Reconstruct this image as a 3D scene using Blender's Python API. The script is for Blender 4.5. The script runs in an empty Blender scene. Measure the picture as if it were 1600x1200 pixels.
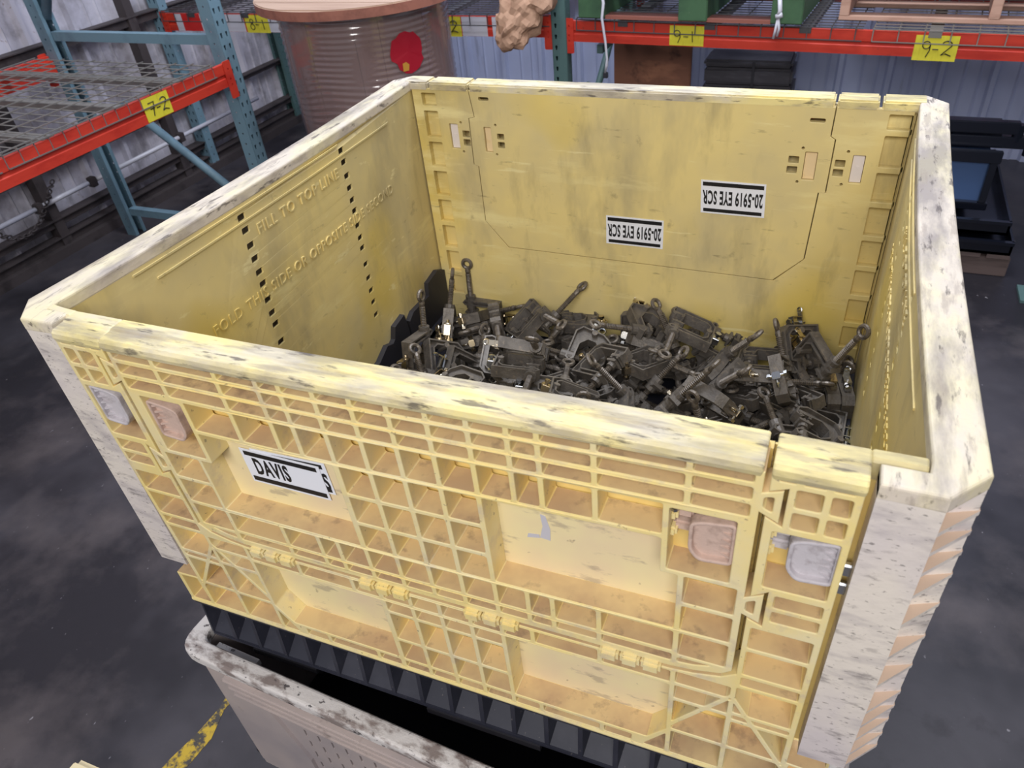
import bpy, bmesh, math, random
from mathutils import Vector, Matrix, Euler, Quaternion, noise
random.seed(7)
SC = bpy.context.scene
COL = SC.collection
PI = math.pi
# ------------------------------------------------------------------ camera, world, lights, exposure
cam = bpy.data.cameras.new('camera'); camo = bpy.data.objects.new('camera', cam); COL.objects.link(camo)
camo.location = (1.03844, -0.541617, 1.116843)
camo.rotation_euler = (0.8927566, 0.0688262, 0.3645186)
cam.sensor_width = 36; cam.lens = 1162.456 / 1600 * 36
cam.shift_x = -40.28 / 1600; cam.shift_y = 28.47 / 1600
cam.clip_start = .02
cam.dof.use_dof = True; cam.dof.focus_distance = 1.3; cam.dof.aperture_fstop = 9
SC.camera = camo
SC.view_settings.view_transform = 'Standard'; SC.view_settings.look = 'None'
SC.view_settings.exposure = 0.0; SC.view_settings.gamma = 1; SC.view_settings.use_curve_mapping = False
w = bpy.data.worlds.new('world'); SC.world = w; w.use_nodes = True
w.node_tree.nodes['Background'].inputs[0].default_value = (.74, .78, .9, 1)
w.node_tree.nodes['Background'].inputs[1].default_value = .36
def area(name, loc, target, size, sy, power, col):
    l = bpy.data.lights.new(name, 'AREA'); l.shape = 'RECTANGLE'; l.size = size; l.size_y = sy; l.energy = power; l.color = col
    o = bpy.data.objects.new(name, l); COL.objects.link(o); o.location = loc
    o.rotation_euler = (Vector(target) - Vector(loc)).to_track_quat('-Z', 'Y').to_euler(); return o
area('high_bay_light', (1.25, -2.7, 2.75), (.6, .4, .2), 2.4, 1.4, 122, (1, .97, .945))
area('high_bay_light', (.4, 1.6, 4.2), (.5, 1.2, 0), .5, 3.0, 74, (.90, .94, 1))
area('high_bay_light', (.2, 2.2, 3.9), (.2, 4.4, -.4), 4.2, 1.0, 165, (.84, .89, 1))

def srgb(c):
    return tuple(((x / 255) / 12.92 if x / 255 <= .04045 else ((x / 255 + .055) / 1.055) ** 2.4) for x in c) + (1,)
def mat(name, col, rough=.5, metal=0, layers=(), bump=None, spec=.5, sss=0, coat=0):
    """layers: (scale, (sx,sy,sz), lo, hi, colour, strength, detail)  - stains and scuffs mixed over the base colour"""
    m = bpy.data.materials.new(name); m.use_nodes = True
    nt = m.node_tree; b = nt.nodes['Principled BSDF']
    b.inputs['Roughness'].default_value = rough; b.inputs['Metallic'].default_value = metal
    b.inputs['Specular IOR Level'].default_value = spec
    if sss: b.inputs['Subsurface Weight'].default_value = sss; b.inputs['Subsurface Radius'].default_value = (.012, .008, .003); b.inputs['Subsurface Scale'].default_value = 1
    if coat: b.inputs['Coat Weight'].default_value = coat; b.inputs['Coat Roughness'].default_value = .08
    tc = nt.nodes.new('ShaderNodeTexCoord')
    last = None
    def mapped(s3, off=0):
        mp = nt.nodes.new('ShaderNodeMapping'); nt.links.new(tc.outputs['Object'], mp.inputs[0])
        mp.inputs['Scale'].default_value = s3; mp.inputs['Location'].default_value = (off, off * .7, off * 1.3); return mp
    for i, (sc_, s3, lo, hi, c, st, det) in enumerate(layers):
        mp = mapped(s3, i * 3.1 + 1.7)
        n = nt.nodes.new('ShaderNodeTexNoise'); n.inputs['Scale'].default_value = sc_; n.inputs['Detail'].default_value = det
        n.inputs['Roughness'].default_value = .62
        nt.links.new(mp.outputs[0], n.inputs['Vector'])
        r = nt.nodes.new('ShaderNodeMapRange'); r.inputs['From Min'].default_value = lo; r.inputs['From Max'].default_value = hi; r.inputs['To Max'].default_value = st
        nt.links.new(n.outputs['Fac'], r.inputs['Value'])
        mx = nt.nodes.new('ShaderNodeMix'); mx.data_type = 'RGBA'
        nt.links.new(r.outputs['Result'], mx.inputs['Factor'])
        if last is None: mx.inputs['A'].default_value = srgb(col)
        else: nt.links.new(last, mx.inputs['A'])
        mx.inputs['B'].default_value = srgb(c)
        last = mx.outputs['Result']
    if last is None: b.inputs['Base Color'].default_value = srgb(col)
    else: nt.links.new(last, b.inputs['Base Color'])
    if bump:
        n = nt.nodes.new('ShaderNodeTexNoise'); n.inputs['Scale'].default_value = bump[0]; n.inputs['Detail'].default_value = 4
        nt.links.new(mapped((1, 1, 1)).outputs[0], n.inputs['Vector'])
        bp = nt.nodes.new('ShaderNodeBump'); bp.inputs['Strength'].default_value = bump[1]; bp.inputs['Distance'].default_value = .002
        nt.links.new(n.outputs['Fac'], bp.inputs['Height']); nt.links.new(bp.outputs[0], b.inputs['Normal'])
    return m
ONE = (1, 1, 1)
GR = (105, 96, 100)
M = dict(
 inner=mat('yellow_inner', (228, 207, 140), .42, layers=[(2.6, ONE, .42, .62, (206, 190, 142), .85, 4), (3.4, (1, 1, .8), .50, .66, (220, 190, 62), .5, 2), (5, (1, 1, .4), .55, .72, (150, 140, 116), .5, 5), (3.2, (.8, .8, 4), .56, .68, (238, 224, 164), .7, 7), (9, (1.2, 1.2, .35), .60, .74, (126, 114, 88), .35, 6), (20, ONE, .64, .76, (110, 98, 80), .5, 5), (46, (.35, .35, 1.6), .66, .76, (94, 84, 66), .5, 4), (11, (.3, 1, 3), .63, .68, (244, 232, 178), .5, 8)], bump=(30, .25)),
 grid=mat('yellow_grid', (240, 217, 146), .4, layers=[(5, ONE, .42, .62, (234, 220, 178), .8, 4), (22, ONE, .54, .68, (196, 180, 162), .55, 6), (90, ONE, .66, .72, (110, 92, 80), .6, 3)], bump=(60, .15), sss=.12),
 tan=mat('tan_ledge', (206, 180, 158), .7),
 ledge=mat('dusty_ledge', (216, 188, 138), .8, layers=[(9, ONE, .40, .62, (184, 152, 118), .8, 4), (34, ONE, .56, .68, (134, 112, 92), .5, 4)]),
 pocket=mat('yellow_pocket', (236, 210, 134), .45, layers=[(8, ONE, .45, .7, (226, 192, 112), .7, 3), (30, ONE, .66, .74, (160, 130, 96), .5, 3)]),
 panel=mat('pale_panel', (238, 222, 172), .45, layers=[(6, ONE, .42, .62, (230, 206, 172), .7, 3), (14, (1, 1, 3), .58, .66, (150, 136, 122), .5, 5), (60, ONE, .7, .76, (120, 100, 84), .6, 2)]),
 rim=mat('scuffed_rim', (236, 219, 150), .55, layers=[(9, (.6, 1.4, 1), .42, .58, (214, 204, 182), .9, 6), (10, (.35, 1.6, 1), .47, .62, GR, .55, 9), (26, (.3, 2.2, 1), .52, .62, (140, 128, 120), .5, 8), (70, (.25, 1.4, 1), .58, .66, (70, 62, 60), .75, 5)], bump=(80, .4)),
 rimside=mat('scuffed_side_rim', (226, 214, 178), .55, layers=[(9, (1.4, .6, 1), .42, .58, (214, 202, 188), .9, 6), (10, (1.6, .4, 1), .47, .62, GR, .6, 9), (26, (2.2, .4, 1), .54, .64, (150, 136, 124), .5, 8), (60, (1.4, .3, 1), .58, .66, (76, 66, 62), .75, 5)], bump=(80, .4)),
 sleeve=mat('faded_sleeve', (226, 216, 204), .5, layers=[(5, (1, 1, .6), .45, .68, (206, 196, 198), .8, 5), (16, (.6, .6, 1.8), .50, .70, (150, 142, 148), .6, 10), (46, (.5, .5, 1.6), .58, .70, (96, 88, 90), .55, 8), (150, (.6, .6, 1.6), .62, .68, (60, 54, 54), .6, 3), (14, (1, 1, .8), .70, .76, (236, 218, 150), .8, 3)], bump=(70, .4)),
 base=mat('black_plastic', (40, 41, 52), .5, layers=[(12, ONE, .5, .75, (62, 62, 72), .6, 5), (120, ONE, .70, .76, (120, 112, 110), .5, 2)]),
 dark=mat('dark_plastic', (44, 43, 49), .5),
 latch=mat('pink_grey_latch', (202, 176, 162), .45, layers=[(60, ONE, .5, .7, (160, 136, 124), .7, 5)], bump=(160, .4)),
 latch2=mat('lilac_grey_latch', (196, 190, 194), .42, layers=[(60, ONE, .5, .7, (150, 140, 142), .7, 5)], bump=(160, .4)),
 insert=mat('cream_insert', (230, 204, 160), .5, layers=[(30, ONE, .5, .7, (220, 190, 130), .6, 3)]),
 insert2=mat('white_insert', (226, 216, 212), .5),
 paper=mat('white_label', (232, 234, 242), .55), ink=mat('black_ink', (20, 20, 24), .5),
 steel=mat('bright_steel', (190, 188, 184), .28, 1), zinc=mat('zinc', (196, 198, 202), .22, 1), bronze=mat('bronze_plating', (200, 190, 172), .25, 1),
 iron=mat('cast_iron', (112, 106, 100), .5, .3, layers=[(30, ONE, .45, .65, (86, 81, 77), .8, 4), (60, ONE, .6, .7, (146, 132, 116), .5, 3)], bump=(220, .5)),
 iron2=mat('forged_screw', (116, 108, 100), .42, .45, layers=[(60, ONE, .45, .7, (60, 54, 48), .8, 4), (40, ONE, .66, .74, (140, 116, 84), .5, 3)]),
 lower=mat('grey_tan_plastic', (186, 172, 166), .55, layers=[(3, ONE, .4, .7, (150, 142, 146), .8, 3), (20, (1, 1, .5), .62, .74, (110, 96, 90), .5, 6)], bump=(50, .3)),
 lowrim=mat('worn_grey_rim', (214, 208, 204), .6, layers=[(18, (.5, 1, 1), .5, .58, (120, 104, 98), .85, 7), (60, (.7, 1, 1), .6, .66, (60, 54, 56), .9, 4)], bump=(90, .7)),
 floor=mat('stained_floor', (68, 65, 70), .42, layers=[(.9, ONE, .42, .58, (34, 32, 37), .95, 5), (2.6, ONE, .48, .70, (96, 88, 88), .6, 6), (9, (1, 1, 1), .60, .78, (44, 40, 44), .8, 6), (55, (1, .6, 1), .72, .78, (150, 146, 150), .7, 2)], bump=(24, .3)),
 stripe=mat('worn_yellow_paint', (70, 66, 62), .6, layers=[(30, (1, 1, 1), .46, .56, (196, 164, 48), .95, 6)]),
 wallb=mat('blue_white_metal', (184, 192, 222), .45, layers=[(1.6, (1, 1, .5), .45, .75, (150, 156, 186), .8, 4), (6, (2, 1, .3), .62, .8, (88, 84, 98), .6, 6)]),
 walll=mat('dirty_white_metal', (206, 202, 212), .55, layers=[(2.5, (1, 1, 1), .46, .66, (120, 112, 114), .85, 5), (9, (1, .8, .5), .56, .74, (70, 62, 60), .7, 7), (30, ONE, .68, .76, (120, 72, 50), .6, 3)]),
 girt=mat('dark_girt', (70, 62, 62), .7, layers=[(8, ONE, .5, .7, (40, 34, 34), .8, 4)]),
 teal=mat('teal_upright', (116, 146, 160), .5, layers=[(8, (1, 1, .5), .5, .72, (84, 104, 118), .7, 5), (60, ONE, .68, .75, (150, 140, 130), .6, 3)]),
 teald=mat('green_grey_upright', (84, 112, 110), .5, layers=[(8, (1, 1, .5), .5, .72, (62, 82, 84), .7, 5), (50, ONE, .66, .74, (170, 170, 166), .5, 3)]),
 red=mat('red_beam', (206, 62, 44), .42, layers=[(6, (1, 1, 3), .48, .75, (172, 34, 28), .75, 4), (50, (.5, .5, 1), .70, .77, (110, 60, 50), .7, 3)]),
 wire=mat('galvanised_wire', (150, 146, 140), .45, .6), wired=mat('dark_wire', (92, 90, 92), .5, .5),
 tag=mat('yellow_tag', (226, 214, 60), .5, layers=[(60, (3, 1, .4), .55, .7, (190, 170, 40), .5, 3)]),
 tape=mat('white_tape', (206, 204, 212), .4), tapered=mat('red_tape', (206, 44, 40), .4),
 wood=mat('reel_wood', (190, 160, 138), .65, layers=[(5, (.3, 4, 4), .45, .7, (156, 124, 104), .8, 6), (24, (.3, 5, 5), .6, .75, (110, 80, 66), .5, 4)]),
 woodedge=mat('reel_edge', (164, 106, 88), .65, layers=[(12, ONE, .45, .7, (120, 74, 62), .8, 5)]),
 card=mat('wrapped_cardboard', (166, 134, 124), .28, layers=[(3, (1, 1, .5), .45, .7, (140, 116, 114), .7, 3), (8, (.5, .5, 3), .55, .75, (176, 138, 120), .6, 3)], bump=(8, .5), coat=.6),
 redblot=mat('red_print', (176, 24, 44), .4), yelblot=mat('yellow_print', (206, 150, 60), .4),
 film=mat('clear_film', (150, 128, 126), .1, spec=1.0),
 kraft=mat('kraft_paper', (184, 146, 120), .75, layers=[(10, ONE, .45, .65, (150, 112, 88), .6, 4)]),
 green=mat('green_paint', (70, 104, 72), .55, layers=[(6, ONE, .5, .7, (50, 78, 58), .8, 5), (40, ONE, .68, .75, (120, 130, 110), .6, 3)]),
 redplank=mat('red_brown_plank', (150, 92, 78), .6), pale=mat('pale_wood', (196, 160, 140), .6, layers=[(10, (.4, 3, 3), .5, .7, (160, 122, 104), .7, 5)]),
 ply=mat('brown_board', (128, 84, 64), .6, layers=[(4, (1, 1, 2), .48, .6, (166, 112, 84), .8, 3), (9, ONE, .6, .7, (70, 44, 36), .8, 3)]),
 roll=mat('dark_grey_wrap', (62, 60, 66), .5, layers=[(10, (1, 1, 4), .5, .7, (80, 78, 84), .7, 3)]),
 blackm=mat('black_steel', (28, 31, 42), .2, .4), bluep=mat('blue_sheet', (76, 102, 146), .18, .2, layers=[(5, ONE, .5, .7, (70, 92, 130), .5, 4)]),
 dwood=mat('dark_pallet_wood', (104, 88, 84), .7, layers=[(8, (.4, 3, 3), .45, .7, (70, 58, 56), .8, 5)]),
 strap=mat('white_strap', (198, 196, 204), .35), blue=mat('blue_card', (40, 110, 200), .5), brown=mat('brown_box', (92, 66, 50), .6), cream=mat('cream_plastic', (226, 210, 170), .5),
)

# ------------------------------------------------------------------ mesh helpers
class MB:
    def __init__(s): s.v = []; s.f = []; s.mi = []
    def add(s, v, f, mi=0):
        o = len(s.v); s.v += [Vector(p) for p in v]; s.f += [tuple(i + o for i in q) for q in f]; s.mi += [mi] * len(f); return s
    def box(s, a, b, mi=0, bv=0):
        (x0, y0, z0), (x1, y1, z1) = [tuple(min(p, q) for p, q in zip(a, b)), tuple(max(p, q) for p, q in zip(a, b))]
        if not bv:
            v = [(x0, y0, z0), (x1, y0, z0), (x1, y1, z0), (x0, y1, z0), (x0, y0, z1), (x1, y0, z1), (x1, y1, z1), (x0, y1, z1)]
            return s.add(v, [(0, 3, 2, 1), (4, 5, 6, 7), (0, 1, 5, 4), (1, 2, 6, 5), (2, 3, 7, 6), (3, 0, 4, 7)], mi)
        bm = bmesh.new(); bmesh.ops.create_cube(bm, size=1)
        for q in bm.verts: q.co = Vector(((x0 + x1) / 2 + q.co.x * (x1 - x0), (y0 + y1) / 2 + q.co.y * (y1 - y0), (z0 + z1) / 2 + q.co.z * (z1 - z0)))
        bmesh.ops.bevel(bm, geom=bm.edges[:], offset=bv, segments=2, affect='EDGES')
        bm.verts.index_update(); s.add([q.co.copy() for q in bm.verts], [[q.index for q in f.verts] for f in bm.faces], mi); bm.free(); return s
    def prism(s, pts, lo, hi, ax='z', mi=0):
        n = len(pts)
        A = sum(pts[i][0] * pts[(i + 1) % n][1] - pts[(i + 1) % n][0] * pts[i][1] for i in range(n))
        if A < 0: pts = pts[::-1]
        def P(p, t): return {'z': (p[0], p[1], t), 'y': (p[0], t, p[1]), 'x': (t, p[0], p[1])}[ax]
        v = [P(p, lo) for p in pts] + [P(p, hi) for p in pts]
        f = [tuple(range(n))[::-1], tuple(range(n, 2 * n))] + [(i, (i + 1) % n, n + (i + 1) % n, n + i) for i in range(n)]
        if ax == 'y': f = [q[::-1] for q in f]
        return s.add(v, f, mi)
    def ring(s, outer, inner, lo, hi, ax='z', mi=0):
        n = len(outer)
        def P(p, t): return {'z': (p[0], p[1], t), 'y': (p[0], t, p[1]), 'x': (t, p[0], p[1])}[ax]
        v = [P(p, lo) for p in outer] + [P(p, hi) for p in outer] + [P(p, lo) for p in inner] + [P(p, hi) for p in inner]
        f = []
        for i in range(n):
            j = (i + 1) % n
            f += [(i, j, n + j, n + i), (2 * n + j, 2 * n + i, 3 * n + i, 3 * n + j), (n + i, n + j, 3 * n + j, 3 * n + i), (j, i, 2 * n + i, 2 * n + j)]
        return s.add(v, f, mi)
    def tube(s, pts, r, n=8, mi=0, caps=True):
        pts = [Vector(p) for p in pts]; rings = []
        up = None
        for i, p in enumerate(pts):
            t = (pts[min(i + 1, len(pts) - 1)] - pts[max(i - 1, 0)]).normalized()
            if up is None: up = t.orthogonal().normalized()
            up = (up - t * up.dot(t)).normalized(); sd = t.cross(up)
            rr = r[i] if isinstance(r, (list, tuple)) else r
            rings.append([p + (up * math.cos(2 * PI * k / n) + sd * math.sin(2 * PI * k / n)) * rr for k in range(n)])
        v = [q for R_ in rings for q in R_]; f = []
        for i in range(len(pts) - 1):
            for k in range(n): f.append((i * n + k, i * n + (k + 1) % n, (i + 1) * n + (k + 1) % n, (i + 1) * n + k))
        if caps: f += [tuple(range(n))[::-1], tuple(range((len(pts) - 1) * n, len(pts) * n))]
        return s.add(v, f, mi)
    def torus(s, c, R_, r, n=14, k=6, ax='y', mi=0):
        v = []; f = []
        for i in range(n):
            a = 2 * PI * i / n
            for j in range(k):
                b = 2 * PI * j / k; d = R_ + r * math.cos(b); h = r * math.sin(b)
                p = {'y': (d * math.cos(a), h, d * math.sin(a)), 'z': (d * math.cos(a), d * math.sin(a), h)}[ax]
                v.append((c[0] + p[0], c[1] + p[1], c[2] + p[2]))
        for i in range(n):
            for j in range(k): f.append((i * k + j, i * k + (j + 1) % k, ((i + 1) % n) * k + (j + 1) % k, ((i + 1) % n) * k + j))
        return s.add(v, f, mi)
    def tf(s, m):
        s.v = [m @ p for p in s.v]; return s
    def warp(s, fn):
        s.v = [Vector(fn(p)) for p in s.v]; return s
    def join(s, o):
        k = len(s.v); s.v += o.v; s.f += [tuple(i + k for i in q) for q in o.f]; s.mi += o.mi; return s
def mesh_of(name, mb, mats, loc=(0, 0, 0), smooth=False):
    me = bpy.data.meshes.new(name); L = Vector(loc)
    me.from_pydata([p - L for p in mb.v], [], mb.f)
    for m_ in mats: me.materials.append(M[m_] if isinstance(m_, str) else m_)
    me.polygons.foreach_set('material_index', mb.mi)
    if smooth: me.polygons.foreach_set('use_smooth', [True] * len(mb.f))
    me.update()
    bm = bmesh.new(); bm.from_mesh(me); bmesh.ops.recalc_face_normals(bm, faces=bm.faces); bm.to_mesh(me); bm.free()
    return me
def wloc(o):
    v = Vector((0, 0, 0))
    while o is not None: v = v + o.location; o = o.parent
    return v
def obj(name, mb, mats, parent=None, smooth=False, label=None, kind=None, base=None):
    """mb holds world coordinates; the mesh is shifted to the parent's (or the given) base"""
    L = wloc(parent) if parent is not None else Vector(base or (0, 0, 0))
    me = mesh_of(name, mb, mats, L, smooth)
    o = bpy.data.objects.new(name, me); COL.objects.link(o)
    if parent is not None: o.parent = parent
    else: o.location = L
    if label: o['label'] = label
    if kind: o['kind'] = kind
    return o
def thing(name, label, cat, loc, group=None):
    o = bpy.data.objects.new(name, None); COL.objects.link(o); o.location = loc; o.empty_display_size = .05
    o['label'] = label; o['category'] = cat
    if group: o['group'] = group
    return o
def tag(o, label, cat, group=None):
    o['label'] = label; o['category'] = cat
    if group: o['group'] = group
    return o
# polygon helpers
def area2(p): return sum(p[i][0] * p[(i + 1) % len(p)][1] - p[(i + 1) % len(p)][0] * p[i][1] for i in range(len(p)))
def inset(p, t):
    if area2(p) < 0: p = p[::-1]
    n = len(p); out = []
    for i in range(n):
        a, b, c = Vector(p[i - 1]), Vector(p[i]), Vector(p[(i + 1) % n])
        d1 = (b - a).normalized(); d2 = (c - b).normalized()
        n1 = Vector((-d1.y, d1.x)); n2 = Vector((-d2.y, d2.x))
        k = 1 + n1.dot(n2)
        out.append(tuple(b + (n1 + n2) * (t / max(k, .15))))
    return out
def rounded(p, r, seg=3):
    n = len(p); out = []
    for i in range(n):
        a, b, c = Vector(p[i - 1]), Vector(p[i]), Vector(p[(i + 1) % n])
        d1 = (a - b); d2 = (c - b); rr = min(r, d1.length * .45, d2.length * .45)
        s0 = b + d1.normalized() * rr; s1 = b + d2.normalized() * rr
        for k in range(seg + 1):
            t = k / seg; out.append(tuple(s0 * (1 - t) ** 2 + b * 2 * t * (1 - t) + s1 * t * t))
    return out
def clip(p, a, b):
    """part of polygon p to the left of line a->b"""
    def sd(q): return (b[0] - a[0]) * (q[1] - a[1]) - (b[1] - a[1]) * (q[0] - a[0])
    out = []
    for i in range(len(p)):
        q, r = p[i], p[(i + 1) % len(p)]; s, t = sd(q), sd(r)
        if s >= 0: out.append(q)
        if (s > 0 and t < 0) or (s < 0 and t > 0):
            k = s / (s - t); out.append((q[0] + (r[0] - q[0]) * k, q[1] + (r[1] - q[1]) * k))
    return out
def plate(outline, holes, depth, bevel=0.0, bres=1):
    """flat plate with real holes: local u,v in plane, w across the depth (centred)"""
    cu = bpy.data.curves.new('c', 'CURVE'); cu.dimensions = '2D'; cu.fill_mode = 'BOTH'
    for pts in [outline] + list(holes):
        sp = cu.splines.new('POLY'); sp.points.add(len(pts) - 1); sp.use_cyclic_u = True
        for q, p in zip(sp.points, pts): q.co = (p[0], p[1], 0, 1)
    cu.extrude = depth / 2 - bevel; cu.bevel_depth = bevel; cu.bevel_resolution = bres
    cu.offset = -bevel
    o = bpy.data.objects.new('c', cu); COL.objects.link(o)
    dg = bpy.context.evaluated_depsgraph_get()
    me = bpy.data.meshes.new_from_object(o.evaluated_get(dg))
    mb = MB(); mb.add([q.co.copy() for q in me.vertices], [tuple(p.vertices) for p in me.polygons])
    bpy.data.objects.remove(o); bpy.data.curves.remove(cu); bpy.data.meshes.remove(me)
    return mb
def XZ(y0, y1):      # local (u,v,w) -> (x=u, z=v, y across y0..y1)
    return Matrix(((1, 0, 0, 0), (0, 0, -1, (y0 + y1) / 2), (0, 1, 0, 0), (0, 0, 0, 1)))
def YZ(x0, x1, flip=1):      # u -> y, v -> z
    return Matrix(((0, 0, 1, (x0 + x1) / 2), (1, 0, 0, 0), (0, 1, 0, 0), (0, 0, 0, 1)))
def XY(z0, z1):
    return Matrix.Translation((0, 0, (z0 + z1) / 2))
def rect(x0, x1, z0, z1): return [(x0, z0), (x1, z0), (x1, z1), (x0, z1)]
def text_mb(s, size, depth, M4, space=1.0, bold=0):
    cu = bpy.data.curves.new('t', 'FONT'); cu.body = s; cu.size = size; cu.extrude = depth; cu.space_character = space; cu.offset = bold; cu.resolution_u = 3
    cu.align_x = 'CENTER'; cu.align_y = 'CENTER'
    o = bpy.data.objects.new('t', cu); COL.objects.link(o)
    dg = bpy.context.evaluated_depsgraph_get(); me = bpy.data.meshes.new_from_object(o.evaluated_get(dg))
    mb = MB(); mb.add([q.co.copy() for q in me.vertices], [tuple(p.vertices) for p in me.polygons]); mb.tf(M4)
    bpy.data.objects.remove(o); bpy.data.curves.remove(cu); bpy.data.meshes.remove(me); return mb
nt = M['film'].node_tree; b_ = nt.nodes['Principled BSDF']; b_.inputs['Alpha'].default_value = .5; b_.inputs['IOR'].default_value = 1.9
def each(name, boxes, mats, parent, fn=None, bv=0):
    for q in boxes:
        mb = MB(); mb.box(q[0], q[1], bv=bv)
        if fn: mb.warp(fn)
        obj(name, mb, mats, parent)
def smooth01(t): t = max(0, min(1, t)); return t * t * (3 - 2 * t)
# ------------------------------------------------------------------ setting
FZ = -.70
mb = MB(); mb.box((-6, -4, FZ - .05), (7, 6, FZ)); obj('floor', mb, ['floor'], kind='structure')
mb = MB()
x = -3.6
W_Y = 4.42
def corr(mb, u0, u1, step, z0, z1, put, rib=.03, rw=.05, minor=True):
    u = u0
    prof = []
    while u < u1:
        prof += [(u, 0), (u + step * .5 - .05, 0)] if not minor else [(u, 0), (u + .085, 0), (u + .095, .008), (u + .105, 0), (u + .165, 0), (u + .175, .008), (u + .185, 0)]
        prof += [(u + step - rw, 0), (u + step - rw * .75, rib), (u + step - rw * .25, rib)]
        u += step
    prof.append((u, 0))
    n = len(prof); v = [put(a, b, z0) for a, b in prof] + [put(a, b, z1) for a, b in prof]
    mb.add(v, [(i, i + 1, n + i + 1, n + i) for i in range(n - 1)])
corr(mb, -3.62, 3.4, .27, FZ, 3.2, lambda a, b, z: (a + .02, W_Y - b, z))
obj('wall_back', mb, ['wallb'], kind='structure')
mb = MB()
corr(mb, -1.5, 4.42, .305, FZ, 3.2, lambda a, b, z: (-3.05 + b, a, z), rib=.03)
obj('wall_left', mb, ['walll'], kind='structure')
mb = MB()
for z0, z1, d in ((-.66, -.60, .05), (-.545, -.50, .055), (-.27, -.235, .04), (.26, .31, .05)):
    mb.box((-3.02, -1.5, z0), (-3.02 + d, 4.4, z1))
    mb.box((-3.02 + d, -1.5, z1 - .006), (-3.0 + d, 4.4, z1))
obj('trim_1', mb, ['girt'], kind='structure')
mb = MB(); mb.box((-3.0, -1.5, FZ), (-2.93, 4.4, FZ + .05)); obj('trim_2', mb, ['girt'], kind='structure')
# vertical posts of the left wall frame
for yy in (1.15, 2.05, 3.05):
    mb = MB(); mb.box((-3.02, yy, FZ), (-2.955, yy + .06, 3.0)); obj('trim_3', mb, ['girt'], kind='structure')
# conduit on the left wall
cd = thing('wall_conduit', 'long thin white pipe running low along the dirty left wall', 'pipe', (-2.94, 1.7, -.40))
mb = MB()
for a, b in ((-.5, 1.98), (2.02, 2.34), (2.4, 3.9)): mb.tube([(-2.94, a, -.40), (-2.94, b, -.40)], .013, 10)
obj('pipe', mb, ['strap'], cd, smooth=True)
for yy in (1.2, 2.0, 2.37, 3.1):
    mb = MB(); mb.box((-2.96, yy - .02, -.43), (-2.92, yy + .02, -.375), bv=.004); obj('pipe_clip', mb, ['girt'], cd)
# chain hanging on the left wall
ch = thing('hanging_chain', 'dark chain sagging against the left wall under the conduit', 'chain', (-2.9, 1.6, -.3))
for k in range(26):
    t = k / 25; y = 1.62 + t * .5; z = -.30 - .22 * math.sin(PI * t) * (1 - .3 * t)
    mb = MB(); mb.torus((0, 0, 0), .011, .004, 10, 5, 'z')
    for i, p in enumerate(mb.v): mb.v[i] = Vector((p.x * 1.5, p.y, p.z))
    mb.tf(Matrix.Translation((-2.91, y, z)) @ Euler(((PI / 2 if k % 2 else 0), 0, PI / 2 + .2)).to_matrix().to_4x4())
    obj('link', mb, ['girt'], ch, smooth=True)
# floor markings
mb = MB(); pts = []
for k in range(13):
    y = -.75 + k * .075; pts.append((-.262 - .02 * math.sin(k), y))
for k in range(12, -1, -1):
    y = -.75 + k * .075; pts.append((-.215 + .012 * math.sin(k * 2.1), y))
mb.prism(pts, FZ, FZ + .0012); tag(obj('floor_stripe', mb, ['stripe'], base=(0, 0, 0)), 'worn yellow painted line on the dark floor left of the stacked bins', 'floor marking')

# ------------------------------------------------------------------ racks
def tear(cx, cz, s=1.0):
    return [(cx + a * s, cz + b * s) for a, b in ((-.007, .007), (-.004, .011), (.004, .011), (.007, .007), (.0035, -.011), (-.0035, -.011))]
def circ(cx, cz, r, n=8): return [(cx + r * math.cos(2 * PI * k / n), cz + r * math.sin(2 * PI * k / n)) for k in range(n)]
def upright(parent, x, y, z0, z1, rot, m, cols=(-.018, .018)):
    """C section upright; face looks along local -y, rotated by rot about z; x,y = centre of the face"""
    h = []
    z = z0 + .03
    while z < z1 - .03:
        for c in cols: h.append(tear(c, z))
        z += .0508
    mb = plate(rect(-.038, .038, z0, z1), h, .0025).tf(XZ(0, .0025))
    hs = []; z = z0 + .05
    while z < z1 - .03: hs.append(circ(.035, z, .005)); z += .0508
    for sx in (-1, 1):
        sp = plate(rect(0, .066, z0, z1), hs, .0025).tf(YZ(sx * .038 - .00125, sx * .038 + .00125)); mb.join(sp)
    mb.box((-.038, .064, z0), (-.018, .0665, z1)); mb.box((.018, .064, z0), (.038, .0665, z1))
    mb.tf(Matrix.Translation((x, y, 0)) @ Matrix.Rotation(rot, 4, 'Z'))
    return obj('upright', mb, [m], parent)
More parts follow.
